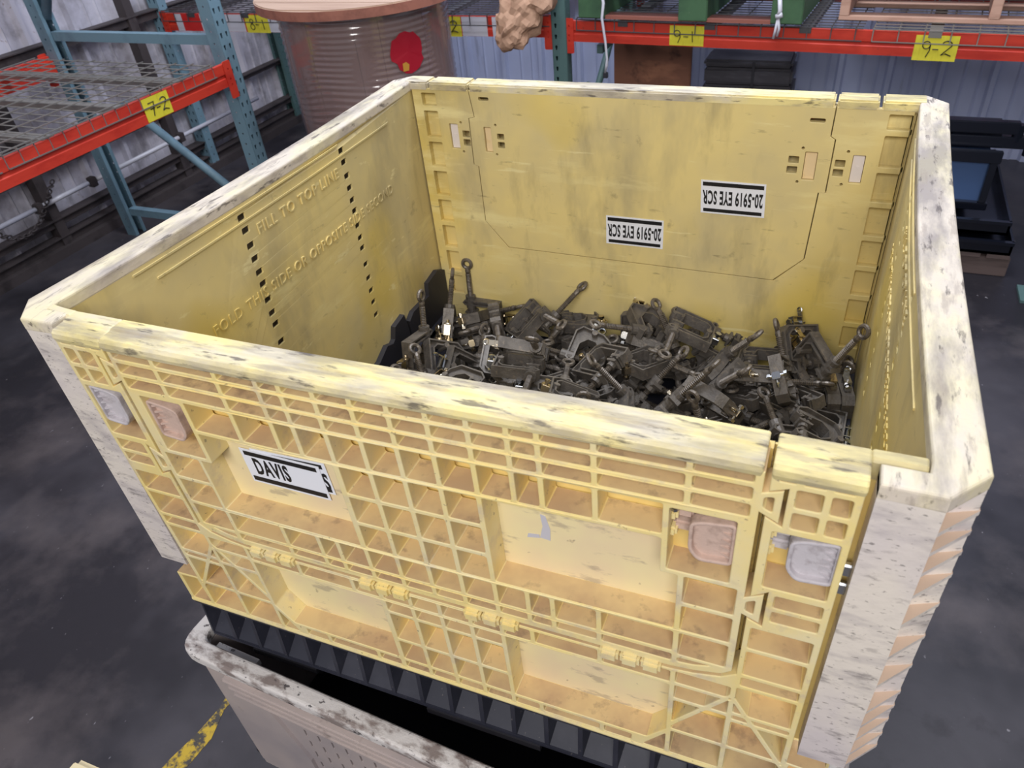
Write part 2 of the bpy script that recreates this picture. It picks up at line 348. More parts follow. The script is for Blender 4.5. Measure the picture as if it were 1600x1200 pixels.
def beam(parent, a, b, zb, h=.095, d=.04, side=1, m='red'):
    """step beam between plan points a,b (front face line); side=+1 body lies to the left of a->b"""
    A = Vector((*a, 0)); B = Vector((*b, 0)); L = (B - A).length; ang = math.atan2(B.y - A.y, B.x - A.x)
    mb = MB()
    s = side
    pr = [(0, zb), (0, zb + h * .36), (.005, zb + h * .40), (.005, zb + h * .52), (0, zb + h * .56), (0, zb + h), (d * .55, zb + h), (d * .55, zb + h * .78), (d, zb + h * .78), (d, zb)]
    n = len(pr); v = [(0, s * p, q) for p, q in pr] + [(L, s * p, q) for p, q in pr]
    mb.add(v, [tuple(range(n)), tuple(range(n, 2 * n))] + [(i, (i + 1) % n, n + (i + 1) % n, n + i) for i in range(n)])
    mb.tf(Matrix.Translation(A) @ Matrix.Rotation(ang, 4, 'Z'))
    bo = obj('beam', mb, [m], parent)
    for e in (0, 1):
        u0 = -.008 if e == 0 else L - .04
        mb = plate(rounded(rect(u0, u0 + .048, zb - .055, zb + h + .012), .008), [circ(u0 + .024, zb + h * t, .005) for t in (.05, .3, .75)], .004).tf(XZ(-.006, -.002))
        if s < 0: mb.tf(Matrix.Scale(-1, 4, (0, 1, 0)))
        mb.tf(Matrix.Translation(A) @ Matrix.Rotation(ang, 4, 'Z')); obj('end_connector', mb, [m], bo)
    return bo, Matrix.Translation(A) @ Matrix.Rotation(ang, 4, 'Z')
def tagplate(bo, MM, u0, u1, z0, z1, side, strokes, seed=1, mcol='tag'):
    """paper tag on a beam face, with handwritten strokes (list of polylines in 0..1)"""
    y = -.0012 * side
    mb = MB(); mb.box((u0, y - .0006, z0), (u1, y + .0006, z1)); mb.tf(MM)
    t = obj('location_tag', mb, [mcol], bo)
    mb = MB()
    for st in strokes:
        mb.tube([(u0 + p[0] * (u1 - u0), y - .0014 * side, z0 + p[1] * (z1 - z0)) for p in st], .0022, 5)
    if strokes: mb.tf(MM); obj('handwriting', mb, ['ink'], t)
    return t
def arcp(cx, cy, rx, ry, a0, a1, n=10): return [(cx + rx * math.cos(math.radians(a0 + (a1 - a0) * k / n)), cy + ry * math.sin(math.radians(a0 + (a1 - a0) * k / n))) for k in range(n + 1)]
def n9(cx): return [arcp(cx, .62, .09, .15, 20, 380), [(cx + .09, .66), (cx + .09, .4), (cx + .03, .14)]]
def n8(cx): return [arcp(cx, .66, .07, .12, 0, 360), arcp(cx, .34, .09, .16, 0, 360)]
def n7(cx): return [[(cx - .12, .76), (cx + .1, .78), (cx - .02, .18)], [(cx - .08, .5), (cx + .08, .5)]]
def n2(cx): return [arcp(cx, .66, .11, .14, 160, -20) + [(cx - .1, .24), (cx + .0, .3), (cx + .13, .22)]]
def n1(cx): return [[(cx, .74), (cx + .02, .2)]]
def dash(cx): return [[(cx - .07, .46), (cx + .07, .46)]]
def deck(name, label, O, ux, uy, W_, D_, z, sx, sy, m, drop=.05, group=None, loc=None):
    """wire deck: origin O (front left corner), ux along the beam, uy into the rack"""
    t = thing(name, label, 'wire deck', (O[0], O[1], z), group)
    mb = MB(); ux = Vector((*ux, 0)); uy = Vector((*uy, 0)); P = Vector((O[0], O[1], z))
    def bar(pts): mb.tube(pts, .0028, 4)
    k = 0
    while k * sx <= W_ + 1e-6:
        a = P + ux * (k * sx); bar([a - uy * .008 + Vector((0, 0, -drop)), a - uy * .008, a + uy * D_]); k += 1
    k = 0
    while k * sy <= D_ + 1e-6:
        a = P + uy * (k * sy) + Vector((0, 0, .005)); bar([a, a + ux * W_]); k += 1
    a = P - uy * .012 + Vector((0, 0, -drop)); bar([a, a + ux * W_])
    a = P - uy * .012 + Vector((0, 0, -.002)); bar([a, a + ux * W_])
    obj('wire_mesh', mb, [m], t, kind='stuff')
    for q in (.18, .5, .82):
        mb = MB(); a = P + ux * (W_ * q) + Vector((0, 0, -.008)); b = a + uy * D_
        c = [a - ux * .025, a + ux * .025, b + ux * .025, b - ux * .025]
        mb.add([p for p in c] + [p - Vector((0, 0, .022)) for p in c], [(0, 1, 2, 3), (7, 6, 5, 4), (0, 4, 5, 1), (1, 5, 6, 2), (2, 6, 7, 3), (3, 7, 4, 0)])
        obj('support_channel', mb, [m], t)
    return t
# --- left rack (bay 7-2), along the left wall
LR = thing('pallet_rack', 'blue and red pallet rack along the left wall holding an empty wire shelf', 'rack', (-2.2, 1.2, FZ))
LX, LBX, LY = -1.655, -2.79, 2.37
upright(LR, LX, LY, FZ, 1.6, PI / 2, 'teal'); upright(LR, LBX, LY, FZ, 1.6, -PI / 2, 'teal')
upright(LR, LX, -.20, FZ, 1.6, PI / 2, 'teal'); upright(LR, LBX, -.20, FZ, 1.6, -PI / 2, 'teal')
zb = .195
bo, MM = beam(LR, (LX + .012, -.16), (LX + .012, LY - .045), zb, side=1)
# beam faces +x : plan direction +y, body to the left (-x)
tagplate(bo, MM, 1.94, 2.085, .198, .288, 1, n7(.3) + dash(.52) + n2(.75))
beam(LR, (LBX - .012, LY - .045), (LBX - .012, -.16), zb, side=1)
for (x0, z0_, x1, z1_) in ((LX - .07, .386, LBX + .07, .410), (LX - .07, -.55, LBX + .07, -.55)):
    mb = MB(); mb.box((x0, LY - .02, z0_ - .03), (x1, LY + .02, z0_ + .012)); obj('horizontal_brace', mb, ['teal'], LR)
mb = MB(); mb.tube([(-2.45, LY, .06), (LX - .06, LY, -.52)], .022, 10); obj('diagonal_brace', mb, ['teal'], LR, smooth=True)
mb = MB(); mb.tube([(LBX + .06, LY, .46), (-2.3, LY, 1.1)], .022, 10); obj('diagonal_brace', mb, ['teal'], LR, smooth=True)
for yy, lb in ((.02, 'wire deck shelf on the left rack, nearer half'), (1.14, 'wire deck shelf on the left rack beside the blue upright')):
    deck('wire_deck', lb, (LX + .004, yy), (0, 1), (-1, 0), 1.09, 1.1, zb + .107, .0635, .10, 'wire')
# --- back rack, bays 8-1 / 8-2 and 9-1 / 9-2
BR = thing('pallet_rack', 'long red beamed pallet rack in front of the blue-white back wall', 'rack', (-.38, 3.3, FZ))
BY = 3.29
upright(BR, -2.98, BY, FZ, 1.6, 0, 'teal'); upright(BR, -2.98, BY + 1.05, FZ, 1.6, PI, 'teald')
upright(BR, -.372, BY - .01, FZ, 1.6, 0, 'teald', cols=(-.018,)); upright(BR, -.30, BY + 1.05, FZ, 1.6, PI, 'teald')
upright(BR, 2.6, BY - .26, FZ, 1.6, -.085, 'teald'); upright(BR, 2.7, BY + .8, FZ, 1.6, PI - .085, 'teald')
bo, MM = beam(BR, (-2.94, BY), (-.414, BY), .187, side=1)
for u0, u1, m_ in ((.10, .15, 'tape'), (.15, .29, 'tapered'), (.29, .61, 'tape'), (.78, .95, 'tape'), (1.99, 2.02, 'tape'), (2.025, 2.17, 'tape'), (2.20, 2.3, 'tape')):
    mb = MB(); mb.box((u0, -.0012, .188), (u1, .0008, .28)); mb.tf(MM); obj('tape_strip', mb, [m_], bo)
tagplate(bo, MM, .62, .785, .184, .278, 1, n8(.28) + dash(.5) + n1(.75))
tagplate(bo, MM, 1.85, 2.02, .184, .280, 1, n9(.25) + dash(.5) + n2(.75))
beam(BR, (-.36, BY + 1.06), (-2.94, BY + 1.06), .187, side=1)
ang9 = -.085; d9 = Vector((math.cos(ang9), math.sin(ang9))); n9v = Vector((-d9.y, d9.x))
O9 = Vector((-.335, 3.29))
E9 = O9 + d9 * 2.93
bo, MM = beam(BR, tuple(O9), tuple(E9), .172, side=1)
tagplate(bo, MM, .535, .70, .176, .262, 1, n9(.22) + dash(.48) + n1(.66))
tagplate(bo, MM, 1.60, 1.765, .160, .258, 1, n9(.28) + dash(.5) + n2(.75))
a = E9 + n9v * 1.05; b = O9 + n9v * 1.05
beam(BR, tuple(a), tuple(b), .172, side=1)
mb = MB(); mb.box((-.20, 3.36, .1), (-.17, 4.3, .14)); obj('horizontal_brace', mb, ['teald'], BR)
mb = MB(); mb.tube([(-.33, 3.40, -.45), (-.28, 4.28, .32)], .02, 8); obj('diagonal_brace', mb, ['teald'], BR, smooth=True)
mb = MB(); mb.tube([(-.33, 4.28, -.55), (-.30, 3.5, -.1)], .02, 8); obj('diagonal_brace', mb, ['teald'], BR, smooth=True)
for k, lb in ((0, 'wire deck in the back rack behind the cable reel'), (1, 'wire deck in the back rack under the crumpled brown paper')):
    deck('wire_deck', lb, (-2.93 + k * 1.27, BY - .004), (1, 0), (0, 1), 1.24, 1.05, .293, .10, .05, 'wired')
for k, lb in ((0, 'wire deck in the back rack beneath the green pallet'), (1, 'wire deck in the back rack beneath the bare wooden pallet')):
    P0 = O9 + d9 * (.06 + k * 1.37)
    deck('wire_deck', lb, tuple(P0 - n9v * .004), tuple(d9), tuple(n9v), 1.33, 1.05, .279, .10, .05, 'wired' if k == 0 else 'wire')
# --- green pallet with red-brown planks on 9-1
def M9(u, v=0, z=0): p = O9 + d9 * u + n9v * v; return Matrix.Translation((p.x, p.y, z)) @ Matrix.Rotation(ang9, 4, 'Z')
p = O9 + d9 * .1; GP = thing('green_pallet', 'dark green painted wooden pallet in the rack above tag 9-1', 'pallet', (p.x, p.y, .285))
for u in (.08, .58, 1.0):
    mb = MB(); mb.box((u, -.03, .288), (u + .135, 1.0, .40), bv=.004); mb.tf(M9(0)); obj('stringer_block', mb, ['green'], GP)
mb = MB(); mb.box((.08, -.035, .40), (1.14, .07, .42)); mb.tf(M9(0)); obj('deck_board', mb, ['green'], GP)
mb = MB(); mb.box((.215, -.02, .284), (1.0, .06, .299)); mb.tf(M9(0)); obj('bottom_board', mb, ['redplank'], GP)
for k in range(1, 6):
    mb = MB(); mb.box((.08, -.035 + k * .18, .40), (1.14, .07 + k * .18, .42)); mb.tf(M9(0)); obj('deck_board', mb, ['green'], GP)
# --- bare wooden pallet on 9-2
p = O9 + d9 * 1.3; WP = thing('wooden_pallet', 'bare wooden pallet lying in the rack above tag 9-2', 'pallet', (p.x, p.y, .285))
for v in (.09, .34, .66, .95):
    mb = MB(); mb.box((1.27, v, .287), (2.5, v + .08, .302)); mb.tf(M9(0)); obj('bottom_board', mb, ['pale'], WP)
for u in (1.27, 1.85, 2.44):
    mb = MB(); mb.box((u, .09, .302), (u + .04, 1.03, .385), bv=.003); mb.tf(M9(0)); obj('stringer', mb, ['pale'], WP)
for k in range(8):
    mb = MB(); mb.box((1.27, .09 + k * .13, .385), (2.5, .18 + k * .13, .40)); mb.tf(M9(0)); obj('deck_board', mb, ['pale'], WP)
# strap hanging on the green pallet
st = thing('plastic_strap', 'thin whitish strap dangling from the left end of the green pallet', 'strap', (-.12, 3.2, .3))
mb = MB(); mb.tube([(-.135, 3.23, .43), (-.118, 3.215, .36), (-.122, 3.2, .30), (-.105, 3.195, .20), (-.095, 3.19, .12), (-.098, 3.19, .09), (-.106, 3.19, .055)], [.006, .008, .007, .0065, .006, .008, .005], 6); obj('strap_band', mb, ['strap'], st, smooth=True)
mb = MB(); mb.box((-.117, 3.186, .03), (-.092, 3.2, .058), bv=.003); obj('buckle', mb, ['dark'], st)
st = thing('plastic_tie', 'knotted white plastic tie on the right corner of the green pallet', 'tie', (.72, 3.14, .3))
mb = MB(); mb.tube([(.69, 3.15, .40), (.70, 3.13, .35), (.695, 3.13, .33)], .01, 6); mb.tube([(.695, 3.13, .33), (.69, 3.125, .27), (.685, 3.125, .24)], .006, 6); mb.tube([(.695, 3.13, .33), (.705, 3.125, .28), (.70, 3.125, .25)], .006, 6)
obj('tie_band', mb, ['strap'], st, smooth=True)
mb = MB(); mb.tube([(.686, 3.13, .325), (.712, 3.128, .335)], .012, 6); obj('knot', mb, ['strap'], st, smooth=True)
# --- crumpled brown paper over beam 8-2
bm = bmesh.new(); bmesh.ops.create_icosphere(bm, subdivisions=4, radius=1)
axis = [Vector((-.37, 3.20, .47)), Vector((-.47, 3.16, .38)), Vector((-.52, 3.13, .31)), Vector((-.565, 3.11, .24)), Vector((-.62, 3.10, .175))]
wid = [.14, .125, .10, .105, .06]
for v in bm.verts:
    t = (1 - v.co.z) / 2; k = min(3, int(t * 4)); f = t * 4 - k
    c = axis[k].lerp(axis[k + 1], f); wd = wid[k] * (1 - f) + wid[k + 1] * f
    d = (axis[k + 1] - axis[k]).normalized(); sx = Vector((.6, .0, -.55)).normalized(); sx = (sx - d * sx.dot(d)).normalized(); sy = d.cross(sx)
    rr = math.sqrt(max(0, 1 - v.co.z ** 2)) ** .45
    a = math.atan2(v.co.y, v.co.x)
    p = v.co.copy()
    n1_ = noise.cell(Vector((p.x * 2.2 + 3, p.y * 2.2, p.z * 3))) ; n2_ = noise.voronoi(Vector((p.x * 1.3, p.y * 1.3, p.z * 1.9)))[0]
    cr = (n2_[1] - n2_[0]) * .75 + noise.noise(p * 2.4) * .25
    r_ = wd * rr * (.72 + cr)
    v.co = c + sx * math.cos(a) * r_ + sy * math.sin(a) * r_ * .62 + d * noise.noise(p * 3) * .012
mb = MB(); bm.verts.index_update(); mb.add([q.co.copy() for q in bm.verts], [[q.index for q in f.verts] for f in bm.faces]); bm.free()
tag(obj('crumpled_paper', mb, ['kraft'], base=(-.55, 3.12, .12)), 'crumpled brown packing paper hanging over the back rack beam', 'paper')
# --- cable reel
RC = (-1.075, 2.647); RZ = .495
CR = thing('cable_reel', 'large wooden cable reel wrapped in cardboard and clear film', 'cable reel', (RC[0], RC[1], FZ))
def disc(z0, z1, R_, n=64): return [(RC[0] + R_ * math.cos(2 * PI * k / n), RC[1] + R_ * math.sin(2 * PI * k / n)) for k in range(n)]
for nm, zz in (('top_flange', RZ), ('bottom_flange', FZ)):
    mb = MB(); mb.prism(disc(0, 0, .46), zz, zz + .036); fl = obj(nm, mb, ['wood' if nm[0] == 't' else 'wood'], CR)
    me = fl.data; me.materials.append(M['woodedge'])
    for p_ in me.polygons:
        if abs(p_.normal.z) < .5: p_.material_index = 1
# planks on the top face
yy = RC[1] - .44; k = 0
while yy < RC[1] + .44:
    y1 = min(yy + .138, RC[1] + .452); pts = []
    for i in range(7):
        q = yy + (y1 - yy) * i / 6; pts.append((RC[0] + math.sqrt(max(.0, .455 ** 2 - (q - RC[1]) ** 2)), q))
    for i in range(6, -1, -1):
        q = yy + (y1 - yy) * i / 6; pts.append((RC[0] - math.sqrt(max(.0, .455 ** 2 - (q - RC[1]) ** 2)), q))
    mb = MB(); mb.prism(pts, RZ + .036, RZ + .040 + .001 * (k % 2)); obj('plank', mb, ['wood'], CR); yy = y1 + .003; k += 1
nst = 22
for i in range(nst):
    a0 = 2 * PI * i / nst; a1 = 2 * PI * (i + .985) / nst; mb = MB(); R1 = .372 + .003 * (i % 2)
    pts = [(RC[0] + R1 * math.cos(a0 + (a1 - a0) * k / 4), RC[1] + R1 * math.sin(a0 + (a1 - a0) * k / 4)) for k in range(5)] + [(RC[0] + (R1 - .012) * math.cos(a1 + (a0 - a1) * k / 4), RC[1] + (R1 - .012) * math.sin(a1 + (a0 - a1) * k / 4)) for k in range(5)]
    mb.prism(pts, FZ + .036, RZ); obj('wrapped_stave', mb, ['card'], CR)
mb = MB(); mb.prism([(RC[0] + .345 * math.cos(2 * PI * k / 40), RC[1] + .345 * math.sin(2 * PI * k / 40)) for k in range(40)], FZ + .036, RZ); obj('drum', mb, ['card'], CR)
def oncyl(a, z, r): return (RC[0] + r * math.cos(a), RC[1] + r * math.sin(a), z)
def cylpatch(mb, poly, ca, cz, s, r):
    v = [oncyl(ca, cz, r + .002)] + [oncyl(ca + p[0] * s / r, cz + p[1] * s, r + .002) for p in poly]; n = len(poly)
    mb.add(v, [(0, 1 + i, 1 + (i + 1) % n) for i in range(n)])
mb = MB(); nn = 110; nz = 230; z0_ = FZ + .04; hz = RZ - .001 - z0_
V = []
for jz in range(nz + 1):
    z = z0_ + hz * jz / nz
    for k in range(nn):
        a = 2 * PI * k / nn; q = Vector((math.cos(a) * 1.2, math.sin(a) * 1.2, z * 2.5))
        amp = .0024 * smooth01(.5 + 1.6 * noise.noise(q * 2)); r_ = .3815 + amp * math.sin(z * 2 * PI / .026 + 9 * noise.noise(q)) + .0018 * noise.noise(q * 3)
        V.append((RC[0] + r_ * math.cos(a), RC[1] + r_ * math.sin(a), z))
mb.add(V, [(jz * nn + k, jz * nn + (k + 1) % nn, (jz + 1) * nn + (k + 1) % nn, (jz + 1) * nn + k) for jz in range(nz) for k in range(nn)])
obj('stretch_film', mb, ['film'], CR, smooth=True)
mb = MB(); rnd = random.Random(3); poly = [(math.cos(2 * PI * k / 20) * rnd.uniform(.8, 1.15), math.sin(2 * PI * k / 20) * rnd.uniform(.85, 1.15)) for k in range(20)]
cylpatch(mb, poly, math.radians(-33), .33, .08, .3855); rp = obj('red_sticker', mb, ['redblot'], CR)
mb = MB(); cylpatch(mb, [(-.7, -1), (.6, -1), (.9, .2), (.2, .8), (-.6, .6)], math.radians(-36.5), .275, .02, .3875); obj('yellow_mark', mb, ['yelblot'], rp)
mb = MB(); zt = RZ + .0435
mb.add([(-1.50, 2.59, zt), (-1.36, 2.60, zt), (-1.33, 2.70, zt), (-1.45, 2.74, zt), (-1.50, 2.59, zt + .002), (-1.36, 2.60, zt + .002), (-1.33, 2.70, zt + .002), (-1.45, 2.74, zt + .002)], [(3, 2, 1, 0), (4, 5, 6, 7), (0, 1, 5, 4), (1, 2, 6, 5), (2, 3, 7, 6), (3, 0, 4, 7)])
mb.v = [v + Vector((.01, -.06, 0)) for v in mb.v]
ps = thing('paper_sheet', 'white paper with a blue corner lying on the reel top', 'paper', (-1.42, 2.6, zt)); obj('sheet', mb, ['paper'], ps)
mb = MB(); mb.box((-1.42, 2.60, zt + .002), (-1.34, 2.70, zt + .0035)); obj('blue_corner', mb, ['blue'], ps)
t = thing('tape_roll', 'dark coil with a yellow label lying on the reel top', 'coil', (-1.17, 2.62, zt))
mb = MB(); mb.torus((-1.16, 2.56, zt + .012), .085, .012, 28, 8, 'z'); obj('coil', mb, ['brown'], t, smooth=True)
mb = MB(); mb.box((-1.235, 2.47, zt), (-1.205, 2.50, zt + .003)); obj('yellow_label', mb, ['tag'], t)
# tall dark board behind the reel
mb = MB(); mb.box((-2.08, 3.9, FZ), (-1.98, 3.93, .14)); tag(obj('cardboard_panel', mb, ['brown'], base=(-2.03, 3.9, FZ)), 'narrow brown board standing in shade left of the cable reel', 'board')
# --- things behind the yellow container, below beam 9
mb = MB(); mb.box((-.24, 3.8, FZ), (.20, 3.83, .10), bv=.004); tag(obj('brown_board', mb, ['ply'], base=(0, 3.8, FZ)), 'brown wooden board standing under tag 9-1 behind the container', 'board')
for i, (x0, x1, y0, zt_, lb) in enumerate(((-.22, .0, 3.5, -.17, 'low dark grey bundle in front of the brown board'), (.02, .26, 3.55, -.185, 'small dark grey bundle between brown board and tall black bundle'), (.30, .76, 3.62, .02, 'tall black wrapped bundle right of the brown board'))):
    t = thing('wrapped_bundle', lb, 'bundle', ((x0 + x1) / 2, y0, FZ))
    z = FZ; k = 0
    while z < zt_ - .03:
        mb = MB(); mb.box((x0 + .006 * (k % 2), y0, z), (x1 - .006 * (k % 3), y0 + .22, min(zt_, z + .085) - .004), bv=.012); obj('layer', mb, ['roll'], t); z += .085; k += 1
    mb = MB(); mb.box(((x0 + x1) / 2 + .02, y0 - .003, FZ), ((x0 + x1) / 2 + .035, y0, zt_ - .01)); obj('band', mb, ['dark'], t)
# --- right: dark pallet with black steel goods
t = thing('dark_pallet', 'dark wooden pallet on the floor at far right under black steel', 'pallet', (1.7, 3.0, FZ))
for y0 in (2.96, 3.40, 3.86):
    mb = MB(); mb.box((1.05, y0, FZ), (1.84, y0 + .04, FZ + .09), bv=.003); obj('stringer', mb, ['dwood'], t)
for k in range(7):
    mb = MB(); mb.box((1.05 + k * .115, 2.95, FZ + .09), (1.14 + k * .115, 3.92, FZ + .108)); obj('deck_board', mb, ['dwood'], t)
for z0, d_, lb in ((FZ + .11, .0, 'lowest black steel tray on the dark pallet'), (FZ + .19, .03, 'upper black steel tray on the dark pallet')):
    mb = MB(); x0, x1, y0, y1 = 1.04, 1.83 - d_, 2.95 + d_, 3.85
    mb.box((x0, y0, z0), (x1, y1, z0 + .012)); 
    for q in ((x0, y0, x1, y0 + .01), (x0, y1 - .01, x1, y1), (x0, y0, x0 + .01, y1), (x1 - .01, y0, x1, y1)): mb.box((q[0], q[1], z0), (q[2], q[3], z0 + .065))
    mb.box((x0, y0 - .012, z0 + .05), (x1, y0, z0 + .065))
    tag(obj('steel_tray', mb, ['blackm'], base=((x0 + x1) / 2, y0, z0)), lb, 'steel tray')
t = thing('blue_panel_crate', 'black framed crate with shiny dark blue front on the steel trays', 'crate', (1.4, 3.05, FZ + .27))
mb = MB(); mb.box((1.12, 3.10, FZ + .27), (1.66, 3.5, FZ + .50)); obj('blue_panel', mb, ['bluep'], t)
for q in (((1.10, 3.07, FZ + .256), (1.70, 3.10, FZ + .29)), ((1.10, 3.07, FZ + .47), (1.70, 3.10, FZ + .52)), ((1.66, 3.07, FZ + .29), (1.69, 3.10, FZ + .47))):
    mb = MB(); mb.box(*q, bv=.003); obj('frame_bar', mb, ['blackm'], t)
for zz, lb, x1 in ((FZ + .54, 'lower black steel channel across the blue fronted crate', 1.80), (FZ + .60, 'topmost black steel channel near the back wall', 1.74)):
    mb = MB(); mb.box((1.05, 3.12, zz - .02), (x1, 3.16, zz + .03), bv=.004); mb.box((1.05, 3.16, zz - .02), (x1 - .05, 3.3, zz - .01)); mb.tube([(x1 + .0, 3.14, zz - .05), (x1 + .0, 3.14, zz + .02)], .022, 10)
    tag(obj('steel_channel', mb, ['blackm'], base=(1.4, 3.14, zz - .02)), lb, 'steel channel')
mb = MB(); mb.box((1.86, 2.55, FZ), (1.90, 2.62, FZ + .9)); mb.box((1.82, 2.52, FZ), (1.94, 2.66, FZ + .012)); mb.v = [v + Vector((.06, .22, 0)) for v in mb.v]
tag(obj('steel_post', mb, ['teald'], base=(1.94, 2.8, FZ)), 'teal steel post with foot plate at the right edge of the photo', 'post')
# --- bottom left corner things
t = thing('tagged_carton', 'brown carton edge with a wire-tied yellow tag at bottom left', 'carton', (-.86, -.25, FZ))
mb = MB(); mb.box((-1.2, -.62, FZ), (-.86, -.16, FZ + .12), bv=.004); obj('box', mb, ['brown'], t)
mb = MB(); mb.box((-.95, -.155, FZ + .12), (-.855, -.12, FZ + .122)); mb.tf(Matrix.Identity(4)); obj('yellow_tag', mb, ['tag'], t)
mb = MB(); mb.tube([(-.87, -.14, FZ + .124), (-.845, -.17, FZ + .10), (-.84, -.23, FZ + .05), (-.85, -.30, FZ + .01)], .003, 6); obj('tie_wire', mb, ['strap'], t, smooth=True)
mb = MB(); mb.box((-.43, -.33, FZ), (-.30, -.175, FZ + .10), bv=.012); tag(obj('cream_block', mb, ['cream'], base=(-.36, -.25, FZ)), 'cream plastic block corner just showing at the bottom edge left', 'block')
# ------------------------------------------------------------------ lower bin
LZ = -.13
LB = thing('bulk_bin', 'worn grey-tan straight walled plastic bin under the yellow container', 'bulk container', (.61, .53, FZ))
x0, x1, y0, y1 = -.005, 1.225, -.045, 1.105
def rr(x0, x1, y0, y1, r): return rounded(rect(x0, x1, y0, y1), r, 6)
mb = plate(rr(x0, x1, y0, y1, .05), [rr(x0 + .036, x1 - .036, y0 + .036, y1 - .036, .03)], .03, .007, 2).tf(XY(LZ - .03, LZ)); obj('rim', mb, ['lowrim'], LB)
i = .012
for nm, q in (('side_wall', (x0 + i, x0 + .035, y0 + .04, y1 - .04)), ('side_wall', (x1 - .035, x1 - i, y0 + .04, y1 - .04)), ('back_wall', (x0 + .04, x1 - .04, y1 - .035, y1 - i))):
    mb = MB(); mb.box((q[0], q[2], FZ + .12), (q[1], q[3], LZ - .03)); obj(nm, mb, ['lower'], LB)
mb = MB()   # rounded corner posts
for cx, cy, a0 in ((x0 + i + .04, y0 + i + .04, 180), (x1 - i - .04, y0 + i + .04, 270), (x1 - i - .04, y1 - i - .04, 0), (x0 + i + .04, y1 - i - .04, 90)):
    oo = arcp(cx, cy, .04, .04, a0, a0 + 90, 6); ii = arcp(cx, cy, .018, .018, a0 + 90, a0, 6); mb.prism(oo + ii, FZ + .12, LZ - .03)
obj('corner_post', mb, ['lower'], LB, smooth=False)
hs = []
for c in range(25):
    for r_ in range(7):
        cx = .25 + c * .034; cz = LZ - .135 - r_ * .045; hs.append(rounded(rect(cx - .0026, cx + .0026, cz - .013, cz + .013), .001, 2))
mb = plate(rect(.05, 1.17, FZ + .12, LZ - .03), hs, .018).tf(XZ(y0 + i + .004, y0 + i + .022)); obj('front_wall', mb, ['lower'], LB)
mb = MB(); mb.prism([(.05, FZ + .12), (.05, LZ - .03), (.20, LZ - .03), (.17, LZ - .11), (.23, LZ - .30), (.23, FZ + .12)], y0 + i - .003, y0 + i + .004, 'y'); obj('corner_panel', mb, ['lower'], LB)
for k in range(3):
    mb = MB(); mb.box((.098 + .006 * k, y0 - .004, LZ - .055 - k * .022), (.80, y0 + i + .01, LZ - .047 - k * .022), bv=.003); obj('ridge', mb, ['lower'], LB)
mb = MB(); mb.box((x0 + .02, y0 + .02, FZ + .12), (x1 - .02, y1 - .02, FZ + .135))
for fx in (.06, .56, 1.06):
    for fy in (0.0, .45, .95): mb.box((fx - .03, fy, FZ), (fx + .13, fy + .12, FZ + .12))
obj('base', mb, ['dark'], LB)
mb = MB(); mb.box((.045, .0, LZ - .05), (.15, .012, LZ - .035)); obj('inner_lug', mb, ['lowrim'], LB)

ra = -.062; cpos = Vector((0, -.045)); c0_ = Vector((LB.location.x, LB.location.y)); dlt = c0_ - cpos
LB.rotation_euler = (0, 0, ra); nl = cpos + Vector((dlt.x * math.cos(ra) - dlt.y * math.sin(ra), dlt.x * math.sin(ra) + dlt.y * math.cos(ra)))
LB.location.x = nl.x - .010; LB.location.y = nl.y + .002
# ------------------------------------------------------------------ yellow container
H = .619; D = 1.13; W = 1.22
YC = thing('bulk_container', 'yellow collapsible plastic bulk container full of dark iron clamps', 'bulk container', (.61, .565, -.24))
def wf(p):      # the front wall leans out a little towards its left end
    s = .011 * smooth01((1.02 - p.x) / .62) * smooth01((p.x) / .1) * smooth01(p.z / H)
    return (p.x, p.y - s, p.z)
def wr(p):      # right wall bows inwards
    return (p.x - .009 * math.sin(PI * max(0, min(1, (p.y - .03) / 1.07))) * smooth01((p.z + .03) / .6), p.y, p.z)
def wl(p):      # left wall bows inwards
    return (p.x + .016 * math.sin(PI * max(0, min(1, p.y / D))) ** .8 * smooth01((p.z + .03) / .6), p.y, p.z)
def mir(p): return [(W - a, b) for a, b in p][::-1]
T = .0072
def cells(cs): return [rounded(inset(c, T / 2), .0032) for c in cs if abs(area2(c)) > 6e-5]
def grid(xs, zs, skip=()):
    return [rect(xs[i], xs[i + 1], min(zs[j], zs[j + 1]), max(zs[j], zs[j + 1])) for i in range(len(xs) - 1) for j in range(len(zs) - 1) if (i, j) not in skip]
def panelize(outline, cs, name, parent, y1=.038, special=()):
    mb = plate(outline, cells(cs) , y1, .0013).tf(XZ(0, y1))
    # dusty up-facing ledges inside the pockets
    for k, f in enumerate(mb.f):
        a, b, c = mb.v[f[0]], mb.v[f[1]], mb.v[f[2]]; n = (b - a).cross(c - b)
        if n.length and abs(n.normalized().z) > .8 and min(a.y, b.y, c.y) < .02 < max(mb.v[q].y for q in f):
            zc = sum(mb.v[q].z for q in f) / len(f)
            if n.z > 0 and zc < H - .005: mb.mi[k] = 1
    mb.warp(wf); return obj(name, mb, ['grid', 'ledge'], parent)
c0 = [.267, .367, .430, .464, .512, .562, .611, .660, .710, .757, .792, .855, .955]
